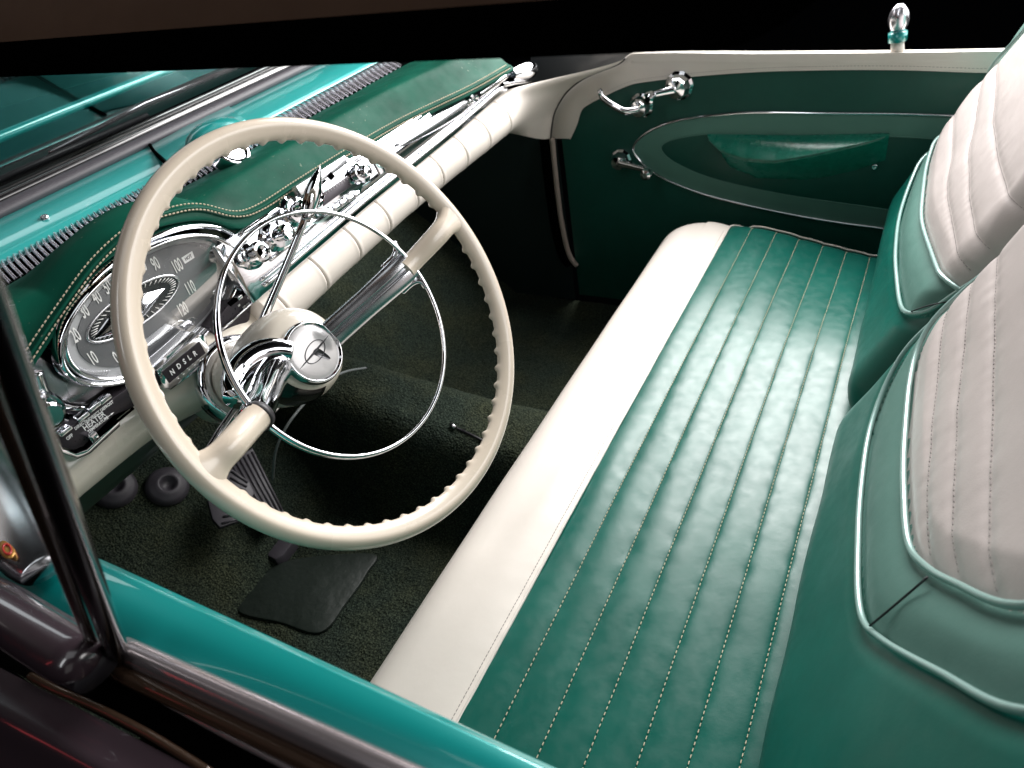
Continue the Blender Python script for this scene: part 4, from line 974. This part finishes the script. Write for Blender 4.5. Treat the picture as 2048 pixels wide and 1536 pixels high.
# cranks and handle
def boss(par, px, py, r=.026):
    a_ = dp(px, py, DX - .02); v, f = lathe_g([(0, r * 1.15), (.006, r * 1.15), (.010, r * .95), (.022, r * .9), (.030, r * .72), (.032, r * .4), (.034, .0001)], V3(DX, -a_[0], a_[1]), (-1, 0, 0), 10)
    MB().add(v, f).build('boss', M['chrome'], par, True, 25); return V3(DX - .028, -a_[0], a_[1])
def arm(par, p, px, py, r0, r1, dx=.0, nm='arm'):
    q = atx(px, py, DX - .034 - dx); P = [p + (q - p) * t for t in np.linspace(0, 1, 12)]; v, f = tube_g(P, np.linspace(r0, r1, 12), 12, flat=.7, up=(0, .3, 1)); MB().add(v, f).build(nm, M['chrome'], par); return q
def crank(name, label, c0, c1, r=.026):
    root = thing(name, label, 'window crank', atx(*c0, DX), 'window cranks on the passenger door'); root['category'] = 'window crank'
    p = boss(root, *c0, r); q = arm(root, p, *c1, .009, .006, .01)
    v, f = lathe_g([(-.004, .005), (.006, .006), (.010, .0105), (.022, .0125), (.030, .0115), (.033, .006), (.033, .0001)], q + V3(.004, 0, 0), (-1, 0, 0), 12); MB().add(v, f).build('crank_knob', M['chrome'], root, True, 25)
crank('window_crank', 'larger chrome window crank at the top of the green door panel, knob to its left', (1354, 176), (1304, 190), .026)
crank('window_crank', 'smaller chrome vent window crank lower down in the shadow, its knob towards the oval', (1238, 324), (1298, 341), .021)
dh = thing('inside_release_lever', 'curved chrome inside door handle lever reaching up left over the ivory band', 'door handle', atx(1278, 215, DX))
p = boss(dh, 1278, 216, .023); P = [p + V3(0, 0, 0)] + [atx(a, b, DX - .045) for a, b in ((1250, 222), (1225, 210), (1206, 196), (1200, 184), (1203, 181))]
P = smooth_poly(P, 40); v, f = tube_g(P, np.linspace(.0085, .0055, len(P)), 14); MB().add(v, f).build('lever', M['chrome'], dh)
# lock button standing on the sill
lk = thing('lock_button', 'chrome topped ivory lock button standing on the passenger door sill', 'lock button', atx(1797, 100, DX + .01))
b0, b1, b2, b3, b4 = [atx(1797 + a, b, DX + .012) for a, b in ((-2, 116), (-2, 82), (-1, 60), (2, 36), (3, 8))]
v, f = tube_g([b0, b1], [.0115, .0105], 20); MB().add(v, f).build('stem', M['cream'], lk)
v, f = tube_g([b1, b2 + (b1 - b2) * .2], .0155, 20); MB().add(v, f).build('collar', M['teal'], lk)
ts = np.linspace(0, 1, 14); v, f = tube_g([b2 + (b4 - b2) * t for t in ts], [.0002 + .0165 * math.sin(math.pi * (t * .82 + .16)) ** .5 for t in ts], 24); MB().add(v, f).build('cap', M['ribs'], lk)
# ivory corner piece between the roll and the door
LC = [];
for t in np.linspace(0, 1, 24):
    th = math.radians(88 + 195 * t); c_ = rollc(1.29); LC.append(c_ + V3(0, math.cos(th), math.sin(th)) * (rollr(1.29)))
RCp = [atx(a, b, DX - .012) for a, b in ((1250, 116), (1235, 128), (1180, 150), (1150, 168), (1128, 190), (1110, 222), (1104, 250), (1101, 276))]
RC = smooth_poly(RCp, 70); RC = [RC[int(round(k * (len(RC) - 1) / 23))] for k in range(24)]
def corner(a, b):
    k = b * 23; i = min(int(k), 22); l = LC[i] + (LC[i + 1] - LC[i]) * (k - i); r = RC[i] + (RC[i + 1] - RC[i]) * (k - i)
    h = 3 * a * a - 2 * a ** 3; p = l + (r - l) * a; p[1] = l[1] + (r[1] - l[1]) * h; p[2] = l[2] + (r[2] - l[2]) * (h * .6 + a * .4); return p
v, f = grid_g(corner, 30, 46); cp = MB().add(v, f).build('corner_panel', M['cream'], dash)
P = [r + V3(-.003, -.002, 0) for r in RC]; v, f = tube_g(P, .0016, 8); MB().add(v, f).build('corner_gap', M['rubber'], cp)
# screen pillar base behind the ivory corner
q = [atx(a, b, 1.52) for a, b in ((1060, 175), (1060, 95), (1320, 95), (1300, 125), (1180, 165))]
o = prism('screen_pillar', [(-p[1], p[2]) for p in q], (1.52, 0, 0), DU, DW, -.05, 0, mat('dark_grey_trim', (.035, .04, .045), .45, coat=.3), None, .004); tag(o, 'dark grey windscreen pillar base at the far end of the dashboard', 'screen pillar')
# windlace and kick panel
P = smooth_poly([atx(a, b, DX - .012) for a, b in ((1104, 276), (1111, 350), (1120, 425), (1131, 485), (1141, 515), (1154, 532))], 40)
v, f = tube_g(P, .0062, 12); o = MB().add(v, f).build('windlace', mat('beige_windlace', (.36, .30, .26), .7)); tag(o, 'narrow beige windlace strip running down the edge of the door opening', 'windlace')
v, f = tube_g([p + V3(.004, .022, 0) for p in P], .012, 8); o = MB().add(v, f).build('door_gap_seal', M['matte_black']); tag(o, 'black rubber seal beside the beige windlace', 'door seal')
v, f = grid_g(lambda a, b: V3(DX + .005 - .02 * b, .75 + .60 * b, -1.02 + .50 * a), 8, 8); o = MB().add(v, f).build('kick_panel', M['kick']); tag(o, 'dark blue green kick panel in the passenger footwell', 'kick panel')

# ================================================================= DRIVER'S DOOR (nearest the camera)
dd = thing('driver_door', 'teal topped driver door with black glossy outside, running along the bottom left', 'car door', (.08, .1, -.8))
def xo(y): return np.interp(y, [-.4, .10, .43, .9], [.128, .114, .0995, .075])
def sill(a, b):
    y = -.45 + 1.36 * a; xi = .137 - .02 * sstep(.5, .9, y); x0 = xo(y) - .004
    t = b
    if t < .55: s_ = t / .55; x = x0 + (xi - x0) * s_; z = -.4035 + .0035 * math.sin(s_ * math.pi) - .003 * (1 - s_)
    else: s_ = (t - .55) / .45; x = xi + .006 * math.sin(min(s_ * 4, 1) * math.pi / 2) - .004 * s_; z = -.4065 - .06 * s_ ** 1.3
    return V3(x, y, z)
v, f = grid_g(sill, 160, 40); MB().add(v, f).build('sill_top', M['teal'], dd)
v, f = grid_g(lambda a, b: V3(.138, -.45 + 1.36 * a, -.46 - .56 * b), 10, 10); MB().add(v, f).build('inner_panel', M['door_green'], dd)
ys = np.linspace(-.45, .425, 80)
M['rail'] = mat('polished_window_rail', (.46, .41, .42), .22, .85)
v, f = tube_g([V3(xo(y) - .0110, y, -.4005) for y in ys], .0085, 18, flat=1.0); MB().add(v, f).build('window_rail', M['rail'], dd)
v, f = tube_g([V3(xo(y) - .0235, y, -.4050) for y in ys], .0060, 16); MB().add(v, f).build('glass_seal', M['bronze'], dd)
v, f = grid_g(lambda a, b: V3(xo(-.45 + 1.3 * a) - .020 - .030 * b, -.45 + 1.3 * a, -.412), 20, 2); MB().add(v, f).build('window_slot', M['matte_black'], dd)
v, f = tube_g(resample(np.array([atz(a, b, -.406) for a, b in ((222, 1338), (340, 1409), (460, 1475), (640, 1568), (900, 1700))]), .01), .0022, 12); MB().add(v, f).build('outer_seal', M['rail'], dd)
def skin(a, b):
    y = -.45 + 1.6 * a; x0 = xo(min(y, .9)) - .052
    return V3(x0 - .20 * b + .0, y, -.408 - .020 * math.sin(b * math.pi) * 0 - .30 * b ** 1.9 + .006 * math.exp(-((b - .12) / .05) ** 2))
v, f = grid_g(skin, 120, 80); MB().add(v, f).build('outer_skin', M['reflect_tint'], dd)
def on_skin(px, py):
    d = ray(px, py); t = .2
    while t < 1.2:
        p = d * t; x0 = xo(min(p[1], .9)) - .052; b_ = max(0, (x0 - p[0]) / .20)
        if p[2] < -.408 - .30 * b_ ** 1.9: break
        t += .002
    return p
P = smooth_poly([on_skin(a, b) for a, b in ((60, 1352), (112, 1380), (200, 1418), (300, 1470), (420, 1545))], 40)
v, f = tube_g(P, .0028, 10); MB().add(v, f).build('belt_moulding', M['bronze'], dd)
# chrome ball added for the highlight of a dent in the sill
c_ = atz(276, 1258, -.395); v, f = lathe_g([(.012 * math.cos(t), max(.0001, .012 * math.sin(t))) for t in np.linspace(0, math.pi, 14)], c_, (0, 0, 1), 24); MB().add(v, f).build('dent_highlight_ball', M['chrome'], dd)
# vent window post
vp = thing('vent_window_post', 'black vent window post crossing the left edge of the view', 'window post', (.077, .345, -.40))
def bar(name, p0, p1, r0, r1, m, par, flat=.6, n=18):
    P = [p0 + (p1 - p0) * t for t in np.linspace(0, 1, 16)]; v, f = tube_g(P, np.linspace(r0, r1, 16), n, flat=flat, up=(.3, -1, 0)); return MB().add(v, f).build(name, m, par)
pb, pt = atz(241, 1320, -.404), atp(31, 756, (.09, .262, -.12), (0, 1, 0)); pt2 = pb + (pt - pb) * 1.5
bar('post', pb + (pb - pt) * .03, pt2, .0078, .0058, M['black'], vp, .85)
b2, t2 = atz(196, 1316, -.400), atp(29, 890, (.09, .285, -.17), (0, 1, 0))
bar('edge_trim', b2, b2 + (t2 - b2) * 1.9, .0042, .0034, M['bronze'], vp, .8)
# vent frame foot: glossy rounded bar outside the sill
P = smooth_poly([atz(a, b, -.372) for a, b in ((-120, 1160), (-30, 1205), (60, 1262), (130, 1305), (178, 1330))], 40)
v, f = tube_g(P, [.0002 + .0175 * math.sqrt(max(0, 1 - max(0, (k - len(P) + 9) / 8.2) ** 2)) for k in range(len(P))], 24, flat=.75); MB().add(v, f).build('frame_foot', M['reflect_tint'], vp)
P2_ = [p + V3(.004, .004, -.012) for p in P]; v, f = tube_g(P2_, .0185, 20, flat=.6); MB().add(v, f).build('foot_gasket', M['rubber'], vp)
# chrome garnish inside the vent window with a small disc added for a red and gold reflection
cg = thing('pillar_garnish', 'polished chrome windscreen pillar moulding seen through the vent window', 'chrome moulding', atz(60, 1080, -.39))
P = smooth_poly([atz(a, b, -.385) for a, b in ((-60, 850), (-10, 960), (30, 1040), (62, 1100), (88, 1140))], 30)
v, f = tube_g(P, [.016 + .012 * math.sin(math.pi * min(k / 28, 1)) for k in range(len(P))], 24, flat=.6); MB().add(v, f).build('moulding', M['brushed'], cg)
c_ = atz(14, 1098, -.372); bd_ = thing('red_gold_reflection', 'small disc standing in for a red and gold reflection at the left edge of the picture', 'reflection', c_)
v, f = lathe_g([(-.004, .0135), (0, .0145), (.002, .0135), (.003, .010), (.0035, .0001)], c_, -nrm(c_), 30, 1, .62, (.3, .9, 0)); MB().add(v, f).build('disc', mat('gold_reflection', (.35, .18, .04), .35, .5), bd_)
v, f = lathe_g([(.0032, .0092), (.0048, .0085), (.0048, .0055), (.0035, .005)], c_, -nrm(c_), 30, 1, .62, (.3, .9, 0)); MB().add(v, f).build('ring', mat('red_reflection', (.35, .02, .015), .3), bd_)
# ================================================================= WINDSCREEN AND OUTSIDE
v, f = tube_g([V3(x, 1.130, -.306) for x in np.linspace(-.2, 1.5, 60)], .0150, 16, flat=.7); gk = MB().add(v, f).build('screen_gasket', M['rubber_grey']); tag(gk, 'dark rubber gasket along the foot of the windscreen', 'gasket')
v, f = tube_g([V3(x, 1.158, -.300) for x in np.linspace(-.2, 1.5, 60)], .0085, 12); MB().add(v, f).build('gasket_lip', M['black'], gk)
ws = MB(); v, f = grid_g(lambda a, b: V3(-.15 + 1.65 * a, 1.165 - .16 * b - .10 * (2 * a - 1) ** 4 * b, -.305 + .26 * b), 40, 12); ws.add(v, f)
tag(ws.build('windscreen', M['windshield']), 'reflecting curved windscreen glass at the upper left', 'windscreen')
cw = thing('cowl', 'teal cowl outside the windscreen with dark louvres and wiper linkage', 'cowl', (.6, 1.4, -.34))
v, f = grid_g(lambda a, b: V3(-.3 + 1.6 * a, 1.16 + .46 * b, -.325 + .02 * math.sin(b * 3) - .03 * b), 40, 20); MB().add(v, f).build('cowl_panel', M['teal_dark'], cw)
for yy, zz, r_, m_ in ((1.20, -.308, .012, 'rubber'), (1.235, -.312, .007, 'rubber_grey'), (1.262, -.312, .009, 'black')):
    v, f = tube_g([V3(x, yy + .01 * math.sin(x * 5), zz) for x in np.linspace(-.2, 1.4, 50)], r_, 10); MB().add(v, f).build('cowl_rail', M[m_], cw)
wa = thing('windscreen_wiper', 'black wiper arm lying along the foot of the windscreen', 'wiper', (.5, 1.2, -.3))
v, f = tube_g([V3(.34, 1.185, -.288), V3(.55, 1.195, -.284), V3(.80, 1.185, -.284)], .005, 8); MB().add(v, f).build('arm', M['rubber'], wa)
v, f = tube_g([V3(.62, 1.20, -.280), V3(.85, 1.25, -.280), V3(1.10, 1.25, -.284)], .004, 8); MB().add(v, f).build('blade', M['dark_chrome'], wa)
hd = thing('hood', 'dark green car hood seen through the windscreen at the top left', 'hood', (.6, 2, -.3))
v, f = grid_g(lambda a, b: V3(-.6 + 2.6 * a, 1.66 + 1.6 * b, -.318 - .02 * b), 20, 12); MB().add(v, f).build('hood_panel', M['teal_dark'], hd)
v, f = tube_g([V3(x, 1.655, -.322) for x in np.linspace(-.6, 2.0, 40)], .011, 12); MB().add(v, f).build('hood_edge', M['teal'], hd)
for p in ((200, 187), (143, 170)):
    c_ = atz(*p, -.312); v, f = lathe_g([(0, .009), (.006, .009), (.010, .006), (.011, .0001)], c_, (0, 0, 1), 20); MB().add(v, f).build('hood_bumper_stud', M['chrome'], hd)
# ================================================================= ROOF EDGE
RX = .36
def redge(y):  # straight along the door, swept up behind the driver
    z = -.0957
    if y < .09: z += (.09 - y) ** 1.6 * 3.2
    return z
rf = thing('roof_edge', 'tan fabric roof edge with a black rubber rail blurred across the top', 'roof', (RX, .6, -.05))
ys = np.concatenate([np.linspace(-.25, .12, 40), np.linspace(.13, 1.6, 60)])
v = []; f = []; prof = [(.0, .0), (-.004, .004), (-.004, .020), (.0, .0265), (.012, .027), (.05, .02), (.05, .0), (.0, .0)]
prof = [(a, b) for a, b in prof]
for y in ys:
    for a, b in prof: v.append(V3(RX + a, y, redge(y) + b))
m_ = len(prof)
f = [(i * m_ + k, i * m_ + k + 1, (i + 1) * m_ + k + 1, (i + 1) * m_ + k) for i in range(len(ys) - 1) for k in range(m_ - 1)]
MB().add(v, f).build('rubber_rail', M['matte_black'], rf, True, 40)
def roof(a, b):
    y = ys[int(round(a * (len(ys) - 1)))]; return V3(RX + .002 + .085 * b, y, redge(y) + .0262 + .075 * b ** .8 + .003 * math.sin(b * 3.1))
v, f = grid_g(roof, len(ys) - 1, 16); fb = MB().add(v, f).build('roof_fabric', M['brown'], rf)
mb = MB()
P = [V3(RX + .030, y, redge(y) + .0262 + .075 * (.33) ** .8 + .0035) for y in ys if y > .1]; stitches(mb, P, nrm(V3(-.6, 0, .8)), .006, .004, .001, .0006, .0006)
mb.build('roof_stitching', M['rubber'], fb, False)
